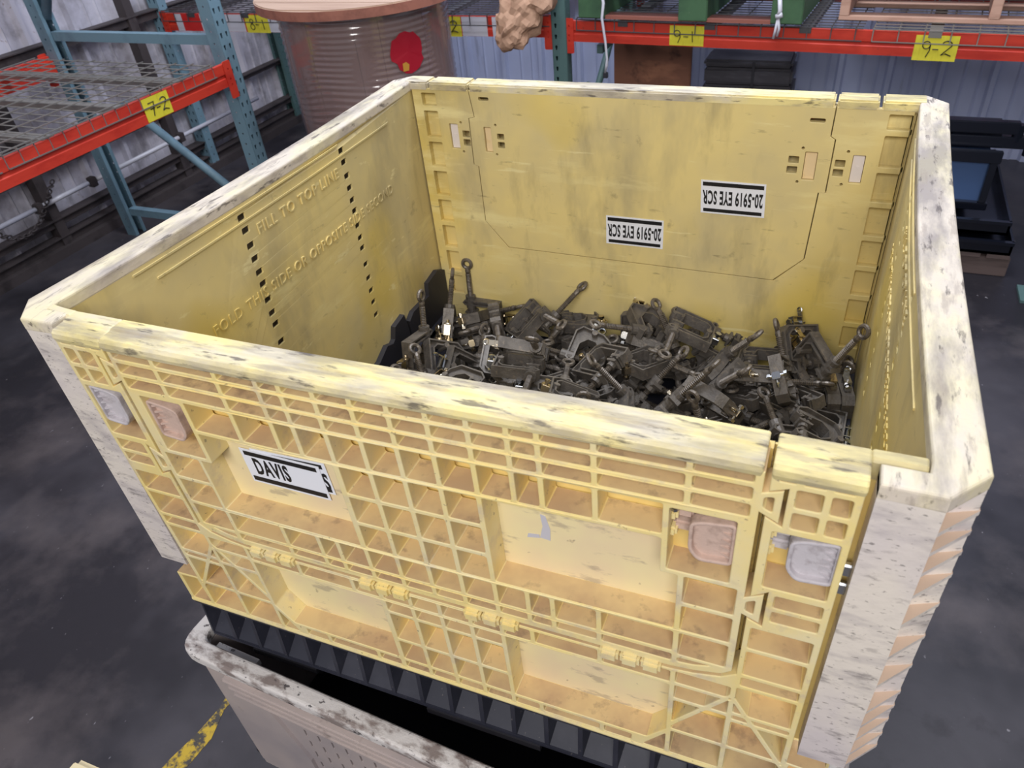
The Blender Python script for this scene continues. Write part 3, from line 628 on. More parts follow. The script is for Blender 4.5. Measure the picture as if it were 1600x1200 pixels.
# --- drop door
door_out = [(.187, .606), (.187, .262), (.205, .25), (.24, .240), (.27, .236), (.95, .236), (.98, .240), (1.015, .25), (1.027, .262),
            (1.027, .381), (1.047, .372), (1.047, .424), (1.027, .411), (1.027, .551), (1.047, .540), (1.047, .586), (1.027, .578), (1.027, .606)]
dl = [(W - a, b) for a, b in door_out[9:17]][::-1]
door_out = door_out + [(W - .98 - .0, .606)][:0] + [(.193, .606)]
door_out = [(.193, .606)] + dl + [(.193, .262), (.205, .25), (.24, .240), (.27, .236), (.95, .236), (.98, .240), (1.015, .25), (1.027, .262)] + door_out[9:18]
dc = grid([.196] + c0 + [1.022], [.606, .586, .562, .537])
dc += grid([.286] + c0[1:-1] + [.934], [.537, .482])
dc += grid([.208, .286], [.533, .425]) + grid([.934, 1.012], [.533, .425])
P2 = [(.710, .482), (.710, .315), (.955, .315), (.955, .425), (.934, .425), (.934, .482)]
dc += [P2, mir(P2)]
dc += grid(c0[4:9], [.482, .426, .370, .315, .267, .245]) + grid(c0[0:5], [.315, .267, .245]) + grid(c0[8:], [.315, .267, .245])
dc += grid([.955, 1.022], [.425, .370, .315, .262]) + grid([.198, .267], [.425, .370, .315, .262])
dc += [[(.955, .262), (1.012, .262), (.98, .248), (.955, .245)], mir([(.955, .262), (1.012, .262), (.98, .248), (.955, .245)])]
tabs = [[(1.026, .556), (1.026, .575), (1.043, .580), (1.043, .547)], [(1.026, .386), (1.026, .406), (1.043, .417), (1.043, .379)]]
dc += tabs + [mir(t) for t in tabs]
DR = thing('tmp', '', '', (.61, .02, .236)); 
for k in ('label', 'category'): del DR[k]
DR.name = 'drop_door'; DR.location = Vector((.61, .02, .236)) - YC.location; DR.parent = YC
panelize(door_out, dc, 'rib_grid', DR)
mb = MB(); mb.box((.190, .0385, .237), (1.030, .050, .604)); mb.warp(wf); obj('back_plate', mb, ['pocket'], DR)
each('latch_recess', [((.210, .037, .426), (.284, .0385, .532)), ((.936, .037, .426), (1.010, .0385, .532))], ['pocket'], DR, wf)
for P_ in (P2, mir(P2)):
    mb = MB(); mb.prism(inset(P_, .001), .0372, .0384, 'y'); mb.warp(wf); obj('panel_face', mb, ['panel'], DR)
mb = MB(); nx = 24
prof = [(.0, .600), (-.0015, .606), (0, .6125), (.004, .6165), (.022, .6175), (.025, .6195), (.046, .6195), (.050, .616), (.050, .600)]
def rimbar(mb, xa, xb, prof, nx):
    v = []; n = len(prof)
    cy_ = sum(p[0] for p in prof) / n; cz_ = sum(p[1] for p in prof) / n; e_ = .0022
    st = [(xa, .82), (xa + e_ * .4, .93), (xa + e_, 1)] + [(xa + (xb - xa) * k / nx, 1) for k in range(1, nx)] + [(xb - e_, 1), (xb - e_ * .4, .93), (xb, .82)]; nx = len(st) - 1
    for x_, k_ in st: v += [(x_, cy_ + (p[0] - cy_) * (1 - (1 - k_) * .35), cz_ + (p[1] - cz_) * (1 - (1 - k_) * .9)) for p in prof]
    f = [(i_ * n + k, i_ * n + (k + 1) % n, (i_ + 1) * n + (k + 1) % n, (i_ + 1) * n + k) for i_ in range(nx) for k in range(n)] + [tuple(range(n)), tuple(range(nx * n, nx * n + n))]
    mb.add(v, f)
rimbar(mb, .187, 1.025, prof, 30); mb.warp(wf); obj('top_rim', mb, ['rim'], DR)
mb = MB(); mb.prism([(.768, .385), (.782, .383), (.783, .405), (.778, .428), (.771, .430), (.773, .408)], .0366, .0372, 'y'); mb.prism([(.750, .380), (.768, .384), (.767, .390), (.752, .388)], .0366, .0372, 'y'); mb.prism([(.80, .440), (.818, .437), (.816, .446), (.802, .448)], .0366, .0372, 'y')
mb.warp(wf); obj('sticker_remnant', mb, ['strap'], DR)
# hinge knuckles
for hx in (.322, .523, .697, .898):
    for k in range(3):
        mb = MB(); mb.box((hx - .042 + k * .0285, -.008, .217), (hx - .042 + k * .0285 + .0265, .012, .237), bv=.004); mb.warp(wf); obj('hinge_knuckle', mb, ['grid'], DR)
# --- posts and lower frame
fo = [(.187, .258), (.205, .243), (.24, .233), (.27, .229), (.95, .229), (.98, .233), (1.015, .243), (1.033, .258),
      (1.033, .376), (1.051, .367), (1.051, .430), (1.033, .416), (1.033, .546), (1.051, .536), (1.051, .590), (1.033, .582), (1.033, .606),
      (1.117, .606), (1.117, .083), (1.166, .080), (1.166, .003), (.054, .003), (.054, .080), (.103, .083), (.103, .606)]
rn = fo[8:17]
fo = fo + [(.187, .606)] + [(W - a, b) for a, b in rn[:-1]][::-1]
pc = grid([1.037, 1.060, 1.087, 1.113], [.606, .5945])
pc += grid([1.0545, 1.087, 1.113], [.5945, .563, .533])
pc += grid([1.039, 1.113], [.531, .434]) + grid([1.0545, 1.113], [.430, .402, .376])
pc += grid([1.036, 1.113], [.363, .315, .258, .232])
low = grid([1.033, 1.113], [.232, .165, .148, .075, .006])
A_, B_ = (1.033, .203), (1.113, .062)
for c in low: pc += [clip(c, A_, B_), clip(c, B_, A_)]
mid = grid([.955, 1.033], [.229, .196, .158, .075, .006])
A_, B_ = (.957, .090), (1.031, .203)
for c in mid:
    c = clip(c, (.955, .2265), (1.033, .246)) if False else c
    pc += [clip(c, A_, B_), clip(c, B_, A_)]
pc += [[(.955, .071), (.955, .006), (.912, .006)]]
lpan = [(.710, .194), (.710, .030), (.926, .030), (.955, .071), (.955, .194)]
pc += [lpan, [(1.117, .083), (1.162, .078), (1.162, .006), (1.113, .006)]]
pc += grid([.710, .757, .855, .955], [.227, .194]) + grid([.710, .757, .855, .905], [.030, .006])
pc = pc + [mir(c) for c in pc] + grid(c0[4:9], [.227, .194, .163, .088, .030, .006])
pc = [c for c in pc if len(c) >= 3]
FF = bpy.data.objects.new('front_frame', None); COL.objects.link(FF); FF.parent = YC; FF.location = Vector((.61, .02, 0)) - YC.location
panelize(fo, pc, 'rib_grid', FF)
mb = MB()
mb.box((.106, .0385, .0), (1.114, .050, .228)); mb.box((.056, .0385, .0), (1.164, .050, .08))
for s_ in (0, 1):
    xs = [.105, .184, .052, .184] ; xs = [W - q for q in xs] if s_ else xs
    mb.box((xs[0], .0385, .228), (xs[1], .050, .604))
mb.box((1.035, .0300 + .0086, .59), (1.168, .050, .604)); mb.box((.052, .0386, .59), (.186, .050, .604))
mb.warp(wf); obj('back_plate', mb, ['pocket'], FF)
for P_ in (lpan, mir(lpan)):
    mb = MB(); mb.prism(inset(P_, .001), .0372, .0384, 'y'); mb.warp(wf); obj('panel_face', mb, ['panel'], FF)
each('gap_strip', [((1.0305, .0505, .24), (1.060, .0535, .600)), ((.160, .0505, .24), (.1895, .0535, .600)), ((1.112, .030, .10), (1.168, .034, .594)), ((.052, .030, .10), (.108, .034, .594))], ['pocket'], FF, wf)
for s_ in (0, 1):
    mb = MB(); m_ = (lambda q: W - q) if not s_ else (lambda q: q)
    rimbar(mb, *sorted((m_(1.033), m_(1.118))), prof, 4)
    rimbar(mb, *sorted((m_(1.118), m_(1.167))), [(.0325, .594), (.0325, .615), (.036, .6195), (.047, .6195), (.050, .616), (.050, .594)], 3)
    mb.warp(wf); obj('top_rim', mb, ['rim'], FF)
mb = MB(); rimbar(mb, .054, 1.166, [(-.0012, -.001), (-.002, .003), (-.0005, .007), (.03, .007), (.03, -.001)], 2); mb.warp(wf); obj('bottom_lip', mb, ['grid'], FF)
# --- latches
def latch(xa, xb, z0, z1, flip, m, parent):
    """dished handle; flip=False: teeth on the right"""
    t = bpy.data.objects.new('latch', None); COL.objects.link(t); t.parent = parent
    t.location = Vector(((xa + xb) / 2, .02, z0)) - wloc(parent)
    f_ = (lambda u: xa + u) if not flip else (lambda u: xb - u)
    w_ = xb - xa; zz = z0 + .018
    O = [(0, .016), (.0, .058), (.012, .064), (.050, .070), (.050, .004), (.012, .0)]
    o_ = [(f_(a), zz + b) for a, b in O]; o_ = rounded(o_ if area2(o_) > 0 else o_[::-1], .008, 4)
    hole = inset(o_, .0045)
    mb = plate(o_, [hole], .016, .0015).tf(XZ(.004, .020))
    mb.prism(inset(o_, .002), .012, .036, 'y'); mb.warp(wf); h = obj('handle', mb, [m], t)
    for k in range(5):
        mb = MB(); a = (f_(.034), .0, 0); zc = zz + .012 + k * .011
        mb.prism([(f_(.034), .012), (f_(.052), .004), (f_(.052), .012)], zc, zc + .003, 'z'); mb.warp(wf); obj('tooth', mb, [m], h)
    for k in (0, 1):
        mb = MB(); u0, u1 = sorted((f_(-.020), f_(.002))); mb.box((u0, .020, zz + .026 + k * .022), (u1, .036, zz + .040 + k * .022), bv=.003); mb.warp(wf); obj('arm', mb, [m], t)
        mb = MB(); u0, u1 = sorted((f_(-.024), f_(-.014))); mb.box((u0, .012, zz + .022 + k * .026), (u1, .037, zz + .036 + k * .026), bv=.003); mb.warp(wf); obj('lug', mb, ['grid'], t)
    mb = MB(); mb.tube([(f_(-.018), .014, zz + .064), (f_(-.018), .014, zz + .068)], .004, 8); mb.warp(wf); obj('pin', mb, ['zinc'], t)
    return t
latch(.959, 1.008, .431, .53, False, 'latch', DR)
latch(W - 1.008, W - .959, .431, .53, True, 'latch', DR)
latch(1.062, 1.110, .436, .53, False, 'latch2', FF)
latch(W - 1.110, W - 1.062, .436, .53, True, 'latch2', FF)
for zz in (.470, .440):
    mb = MB(); mb.box((1.112, .012, zz), (1.1275, .02, zz + .018), bv=.002); obj('hinge_pin', mb, ['zinc'], FF)
# --- stickers
def sticker(parent, C, ux, uz, w_, h_, text, fn=None, flip=False, size=.03, bars=True, extra=None, nrm=-1):
    """flat label centred at C; ux = its reading direction, uz = its up direction"""
    ux = Vector(ux).normalized(); uz = Vector(uz).normalized(); nn = ux.cross(uz).normalized()
    R3 = Matrix((ux, uz, nn)).transposed().to_4x4(); Mx = Matrix.Translation(C) @ R3
    mb = MB(); mb.box((-w_ / 2, -h_ / 2, -.0004), (w_ / 2, h_ / 2, .0004)); mb.tf(Mx); mb.warp(fn or (lambda p: p)); t = obj('label_sticker', mb, ['paper'], parent)
    if bars:
        mb = MB(); mb.box((-w_ / 2 + .006, h_ / 2 - .012, .0005), (w_ / 2 - .006, h_ / 2 - .004, .0009)); mb.box((-w_ / 2 + .004, -h_ / 2 + .004, .0005), (w_ / 2 - .004, -h_ / 2 + .013, .0009)); mb.tf(Mx); mb.warp(fn or (lambda p: p)); obj('black_bar', mb, ['ink'], t)
    if text:
        mb = text_mb(text[0], text[1], .0003, Mx @ Matrix.Translation((text[2], text[3], .0006)) @ Matrix.Diagonal((text[4], 1, 1, 1)), text[5] if len(text) > 5 else 1.0, .0013); mb.warp(fn or (lambda p: p)); obj('printed_text', mb, ['ink'], t)
    return t
a_ = .06
sticker(DR, (.394, .0362, .402), (1, 0, .035), (-.03, 0, 1), .128, .062, ('S', .044, .056, -.008, .5), wf)
sticker(DR, (.379, .0350, .394), (1, 0, -.01), (-.02, 0, 1), .136, .068, ('DAVIS', .044, -.022, 0, .46, 1.15), wf)
sticker(YC, (.611, 1.0785, .291), (-1, 0, .0), (0, 0, -1), .142, .074, ('20-5919 EYE SCR', .044, 0, -.001, .385, 1.08))
sticker(YC, (.836, 1.0785, .397), (-1, 0, -.0), (.05, 0, -1), .142, .078, ('20-5919 EYE SCR', .044, 0, -.001, .385, 1.08))
# --- side walls with corner sleeves
def side_wall(s_):
    m_ = (lambda p: [(W - a, b) for a, b in p]) if s_ == 0 else (lambda p: p)
    wp = wl if s_ == 0 else wr
    t = bpy.data.objects.new('side_wall', None); COL.objects.link(t); t.parent = YC; t.location = Vector((.025 if s_ == 0 else 1.195, .565, 0)) - YC.location
    fl = .1255
    core = [(1.126, 0), (1.184, 0), (1.184, .026), (1.22, .041), (1.22, D - .041), (1.184, D), (1.126, D), (1.126, D - .028), (1.17, D - .028), (1.192, D - .045), (1.192, .045), (1.17, .028), (1.126, .028)]
    def strips(poly, z0, z1, zn, mi=0):
        # vertical wall strips subdivided so that the bow is smooth
        mb = MB()
        n = len(poly); 
        P_ = []
        for k in range(n):
            a, b = poly[k], poly[(k + 1) % n]; L = math.hypot(b[0] - a[0], b[1] - a[1]); q = max(1, int(L / .06))
            P_ += [(a[0] + (b[0] - a[0]) * j / q, a[1] + (b[1] - a[1]) * j / q) for j in range(q)]
        m = len(P_); v = []
        for j in range(zn + 1): z = z0 + (z1 - z0) * j / zn; v += [(p[0], p[1], z) for p in P_]
        f = [(j * m + k, j * m + (k + 1) % m, (j + 1) * m + (k + 1) % m, (j + 1) * m + k) for j in range(zn) for k in range(m)]
        f += [tuple(range(m))[::-1], tuple(range(zn * m, zn * m + m))]
        return mb.add(v, f, mi)
    mb = strips(m_(core), .115, .612, 8); mb.warp(wp); obj('corner_sleeve', mb, ['sleeve'], t)
    # ribs across the chamfered corner and along the outside
    zs = [.573, .545, .515, .48, .431, .372, .314, .257, .224, .192, .156, .125]
    for k, z in enumerate(zs):
        mb = strips(m_([(1.150, .001), (1.184, .0003), (1.2215, .041), (1.2215, .06), (1.19, .06), (1.15, .02)]), z - .006, z, 1); mb.warp(wp)
        for q, f in enumerate(mb.f):
            pass
        o_ = obj('corner_rib', mb, ['sleeve', 'tan'], t)
        for p_ in o_.data.polygons:
            if p_.normal.z > .9: p_.material_index = 1
    for z in (.56, .47, .37, .27, .17):
        mb = MB(); mb.box((W - .001, .08, z - .006), (W + .004, D - .08, z))
        if s_ == 0: mb.v = [Vector((W - p.x, p.y, p.z)) for p in mb.v]
        mb.warp(wp); obj('outer_rib', mb, ['sleeve'], t)
    # rim cap: full thickness
    cap = [(1.126, .0), (1.184, -.0005), (1.2205, .041), (1.2205, D - .041), (1.184, D), (1.126, D), (1.126, D - .028), (1.158, D - .028), (1.1695, D - .045), (1.1695, .045), (1.1675, .0295), (1.158, .0295), (1.126, .0295)]
    mb = plate(m_(cap) if area2(m_(cap)) > 0 else m_(cap)[::-1], [], .022, .004, 2).tf(XY(.598, .620))
    # refine long edges by slicing
    bm = bmesh.new(); vs = [bm.verts.new(p) for p in mb.v]
    for f in mb.f:
        try: bm.faces.new([vs[q] for q in f])
        except Exception: pass
    bmesh.ops.remove_doubles(bm, verts=bm.verts, dist=1e-5)
    for k in range(1, 16):
        bmesh.ops.bisect_plane(bm, geom=bm.verts[:] + bm.edges[:] + bm.faces[:], plane_co=(0, .045 + (D - .09) * k / 16, 0), plane_no=(0, 1, 0))
    bm.verts.index_update(); mb = MB(); mb.add([v.co.copy() for v in bm.verts], [[q.index for q in f.verts] for f in bm.faces]); bm.free()
    mb.warp(wp); obj('top_rim', mb, ['rimside'], t)
    # inner plate with two columns of slots
    slots = []
    for cy in (.417, .745):
        for z in (.578, .553, .523, .496, .468, .443, .408, .378, .352, .310, .274, .240, .208, .172):
            sl = [(cy - .0105, z - .0062), (cy + .0095, z - .0062), (cy + .0105, z + .0062), (cy - .0095, z + .0062)]
            slots.append(rounded(sl, .003, 3))
    yc_ = [.03] + [.03 + 1.07 * k / 14 for k in range(1, 14)] + [D - .03]
    out = [(y, -.03) for y in yc_] + [(y, .600) for y in yc_[::-1]]
    xi0, xi1 = (.046, .050) if s_ == 0 else (1.170, 1.174)
    mb = plate(out, slots, .004).tf(YZ(xi0, xi1))
    mb.warp(wp); pl = obj('inner_plate', mb, ['inner'], t)
    mb = MB()
    # raised fill lines
    xa, xb = (.0495, .0518) if s_ == 0 else (1.1682, 1.1705)
    for (ya, yb, z) in ((.17, .735, .593), (.209, .945, .569)):
        if s_: ya, yb = D - yb, D - ya
        for k in range(12): mb.box((xa, ya + (yb - ya) * k / 12, z - .0016), (xb, ya + (yb - ya) * (k + 1) / 12, z + .0016))
    mb.warp(wp); obj('fill_line', mb, ['inner'], t)
    for s, yc, z, size, wid in (('FILL TO TOP LINE', .580, .540, .030, .27), ('FOLD THIS SIDE OR OPPOSITE SIDE SECOND', .592, .424, .030, .64)):
        if s_ == 0: R3 = Matrix(((0, 0, 1), (1, 0, 0), (0, 1, 0))).to_4x4(); X = .0502; Y = yc
        else: R3 = Matrix(((0, 0, -1), (-1, 0, 0), (0, 1, 0))).to_4x4(); X = 1.1698; Y = D - yc
        tm = text_mb(s, size, .0016, Matrix.Identity(4), 1.15)
        xs = [p.x for p in tm.v]; k = wid / (max(xs) - min(xs))
        tm.tf(Matrix.Translation((X, Y, z)) @ R3 @ Matrix.Diagonal((k, 1, 1, 1)))
        tm.warp(wp); obj('embossed_text', tm, ['inner'], t)
    return t
side_wall(0); side_wall(1)
# --- back wall
BW = bpy.data.objects.new('back_wall', None); COL.objects.link(BW); BW.parent = YC; BW.location = Vector((.61, 1.1, 0)) - YC.location
yb = 1.08
seamR = [(1.019, .606), (1.018, .547), (1.028, .541), (1.027, .427), (1.013, .426), (1.007, .267), (.946, .205)]
seamL = [(.208, .606), (.216, .545), (.201, .541), (.200, .428), (.212, .425), (.213, .279), (.272, .211)]
hol = []
lad = [.602, .560, .484, .409, .332, .259, .184, .110, .04]
def ladder(xa, xb):
    h = []
    for k in range(len(lad) - 1):
        z1_, z0_ = lad[k] - .006, lad[k + 1] + .006
        h.append(rounded(rect(xa, xb, z0_, z1_), .003, 3))
    return h
fh = ladder(.080, .118) + ladder(1.120, 1.163)
fh += [rounded(rect(1.069, 1.093, .452, .512), .002), rounded(rect(1.036, 1.056, .485, .500), .002), rounded(rect(1.035, 1.055, .465, .480), .002), circ(1.058, .518, .0032), circ(1.056, .448, .0032)]
fh += [rounded(rect(.144, .167, .465, .526), .002), rounded(rect(.178, .197, .495, .511), .002), rounded(rect(.178, .197, .474, .490), .002), circ(.176, .530, .0032), circ(.175, .459, .0032)]
g = .0022
frame_out = [(.056, -.06), (1.164, -.06), (1.164, .606), (seamR[0][0] + g, .606)] + [(a + g, b - (g if k_ == 6 else 0)) for k_, (a, b) in enumerate(seamR[1:], 1)] + [(a - g, b - (g if k_ == 0 else 0)) for k_, (a, b) in enumerate(seamL[:0:-1])] + [(seamL[0][0] - g, .606), (.056, .606)]
mb = plate(frame_out, fh, .012, .0008).tf(XZ(yb, yb + .012)); obj('inner_frame', mb, ['inner'], BW)
dh = [rounded(rect(.975, 1.0, .452, .513), .002), rounded(rect(.943, .964, .487, .502), .002), rounded(rect(.942, .963, .465, .480), .002), circ(.969, .520, .0032), circ(.967, .447, .0032),
      rounded(rect(.236, .255, .462, .523), .002), rounded(rect(.270, .288, .495, .509), .002), rounded(rect(.270, .288, .474, .489), .002), circ(.268, .529, .0032), circ(.265, .458, .0032),
      rounded(rect(.231, .257, .584, .592), .003), rounded(rect(.974, 1.004, .574, .582), .003)]
door2 = [(a, b) for a, b in seamL] + [(a, b) for a, b in seamR[::-1]]
mb = plate(door2 if area2(door2) > 0 else door2[::-1], dh, .012, .0008).tf(XZ(yb - .0008, yb + .0112)); BD = obj('drop_door', mb, ['inner'], BW)
for q, m_ in (((1.070, 1.092, .453, .511), 'insert2'), ((.145, .166, .466, .525), 'insert2')):
    mb = MB(); mb.box((q[0], yb + .006, q[2]), (q[1], yb + .011, q[3])); mb.box((q[0] + .008, yb + .005, q[2] + .028), (q[0] + .014, yb + .006, q[2] + .034)); obj('latch_insert', mb, [m_], BW)
for q in ((.976, .999, .453, .512), (.237, .254, .463, .522)):
    mb = MB(); mb.box((q[0], yb + .006, q[2]), (q[1], yb + .011, q[3])); obj('latch_insert', mb, ['insert'], BD)
each('ladder_back', [((.058, yb + .0185, -.06), (.128, yb + .0215, .600)), ((1.112, yb + .0185, -.06), (1.165, yb + .0215, .600))], ['inner'], BW)
for xa, xb in ((.080, .118), (1.120, 1.163)):
    each('ladder_rung', [((xa - .004, yb + .011, z - .0055), (xb + .004, yb + .019, z + .0055)) for z in lad[1:-1]] + [((xa - .006, yb + .011, -.05), (xa - .001, yb + .019, .6)), ((xb + .001, yb + .011, -.05), (xb + .006, yb + .019, .6))], ['inner'], BW)
mb = MB(); mb.box((.125, yb + .036, -.02), (1.10, D - .001, .600)); obj('outer_panel', mb, ['grid'], BW)
mb = MB()
def rimy(mb, xa, xb): mb.box((xa, yb - .001, .600), (xb, D, .6205), bv=.0035)
for xa, xb in ((.036, .1), (.104, .2055), (.209, 1.0165), (1.021, 1.098), (1.104, 1.184)): rimy(mb, xa, xb)
obj('top_rim', mb, ['rim'], BW)
# --- black base
BB = bpy.data.objects.new('pallet_base', None); COL.objects.link(BB); BB.parent = YC; BB.location = Vector((.61, .565, -.24)) - YC.location
mb = MB(); mb.box((.076, .052, -.10), (1.144, 1.10, -.066)); mb.box((.056, .048, -.106), (1.164, .0555, -.001));  mb.box((.056, 1.085, -.1), (1.164, 1.12, -.063)); mb.box((.0760, .05, -.066), (.080, 1.085, -.001)); mb.box((1.14, .05, -.066), (1.144, 1.085, -.001))
obj('deck', mb, ['base'], BB)
each('edge_band', [((.052, .002, -.014), (1.168, .05, -.0015)), ((.052, .002, -.118), (1.168, .05, -.108))], ['base'], BB, bv=.002)
n_ = 19; st_ = (1.168 - .052) / n_
for k in range(n_ + 1):
    x_ = .052 + k * st_; e_ = .004 if 0 < k < n_ else .0
    mb = MB(); mb.prism([(.003, -.110), (.003, -.104), (.012, -.012), (.05, -.012), (.05, -.110)], x_ - .004 + (.004 if k == 0 else 0), x_ + .004 - (.004 if k == n_ else 0), 'x'); obj('fin', mb, ['base'], BB)
for k in range(n_):
    x_ = .052 + k * st_; q = .0105; mb = MB()
    mb.add([(x_ + .004, .004, -.109), (x_ + st_ - .004, .004, -.109), (x_ + st_ - q, .046, -.066), (x_ + q, .046, -.066), (x_ + q, .048, -.012), (x_ + st_ - q, .048, -.012), (x_ + .004, .014, -.012), (x_ + st_ - .004, .014, -.012)],
           [(0, 1, 2, 3), (3, 2, 5, 4), (0, 3, 4, 6), (1, 7, 5, 2)]); obj('pocket_slope', mb, ['base'], BB)
ns = 18; sd = (1.12 - .01) / ns
each('side_band', [((.052, .05, -.014), (.08, 1.12, -.0015)), ((.052, .05, -.118), (.08, 1.12, -.106)), ((1.14, .05, -.014), (1.168, 1.12, -.0015)), ((1.14, .05, -.118), (1.168, 1.12, -.106))], ['base'], BB)
for k in range(1, ns + 1): each('side_fin', [((.053, .01 + k * sd - .004, -.108), (.077, .01 + k * sd + .004, -.012)), ((1.143, .01 + k * sd - .004, -.108), (1.167, .01 + k * sd + .004, -.012))], ['base'], BB)
for xa, xb in ((.085, .25), (.49, .73), (.97, 1.13)):
    for ya, ybk in ((.03, .15), (.5, .64), (.95, 1.07)):
        mb = MB(); mb.add([(xa, ya, -.10), (xb, ya, -.10), (xb, ybk, -.10), (xa, ybk, -.10), (xa + .012, ya + .02, -.24), (xb - .012, ya + .02, -.24), (xb - .012, ybk - .012, -.24), (xa + .012, ybk - .012, -.24)], [(0, 1, 2, 3), (7, 6, 5, 4), (0, 4, 5, 1), (1, 5, 6, 2), (2, 6, 7, 3), (3, 7, 4, 0)])
        mb.box((xa + .005, ya + .006, -.215), (xb - .005, ybk, -.20)); obj('foot', mb, ['dark'], BB)
for ya in (.32, .80):
    for xa, xb in ((.0, .09), (1.13, 1.22)):
        mb = MB(); mb.box((xa, ya, -.13), (xb, ya + .10, -.105)); obj('rest_pad', mb, ['base'], BB)
for pts in ([(.66, -.06), (.66, .056), (.700, .060), (.744, .080), (.770, .070), (.781, .076), (.793, .106), (.842, .113), (.850, .070), (.86, -.06)],
            [(.862, -.06), (.862, .080), (.887, .094), (.975, .092), (.980, .128), (1.04, .135), (1.077, .118), (1.077, -.06)]):
    mb = MB(); mb.prism(pts, .0525, .066, 'x'); obj('wall_flap', mb, ['dark'], BB)
mb = MB(); mb.prism([(.30, -.06), (.30, .04), (.45, .05), (.5, .02), (.6, .045), (.655, .03), (.655, -.06)], .0525, .066, 'x'); obj('wall_flap', mb, ['dark'], BB)
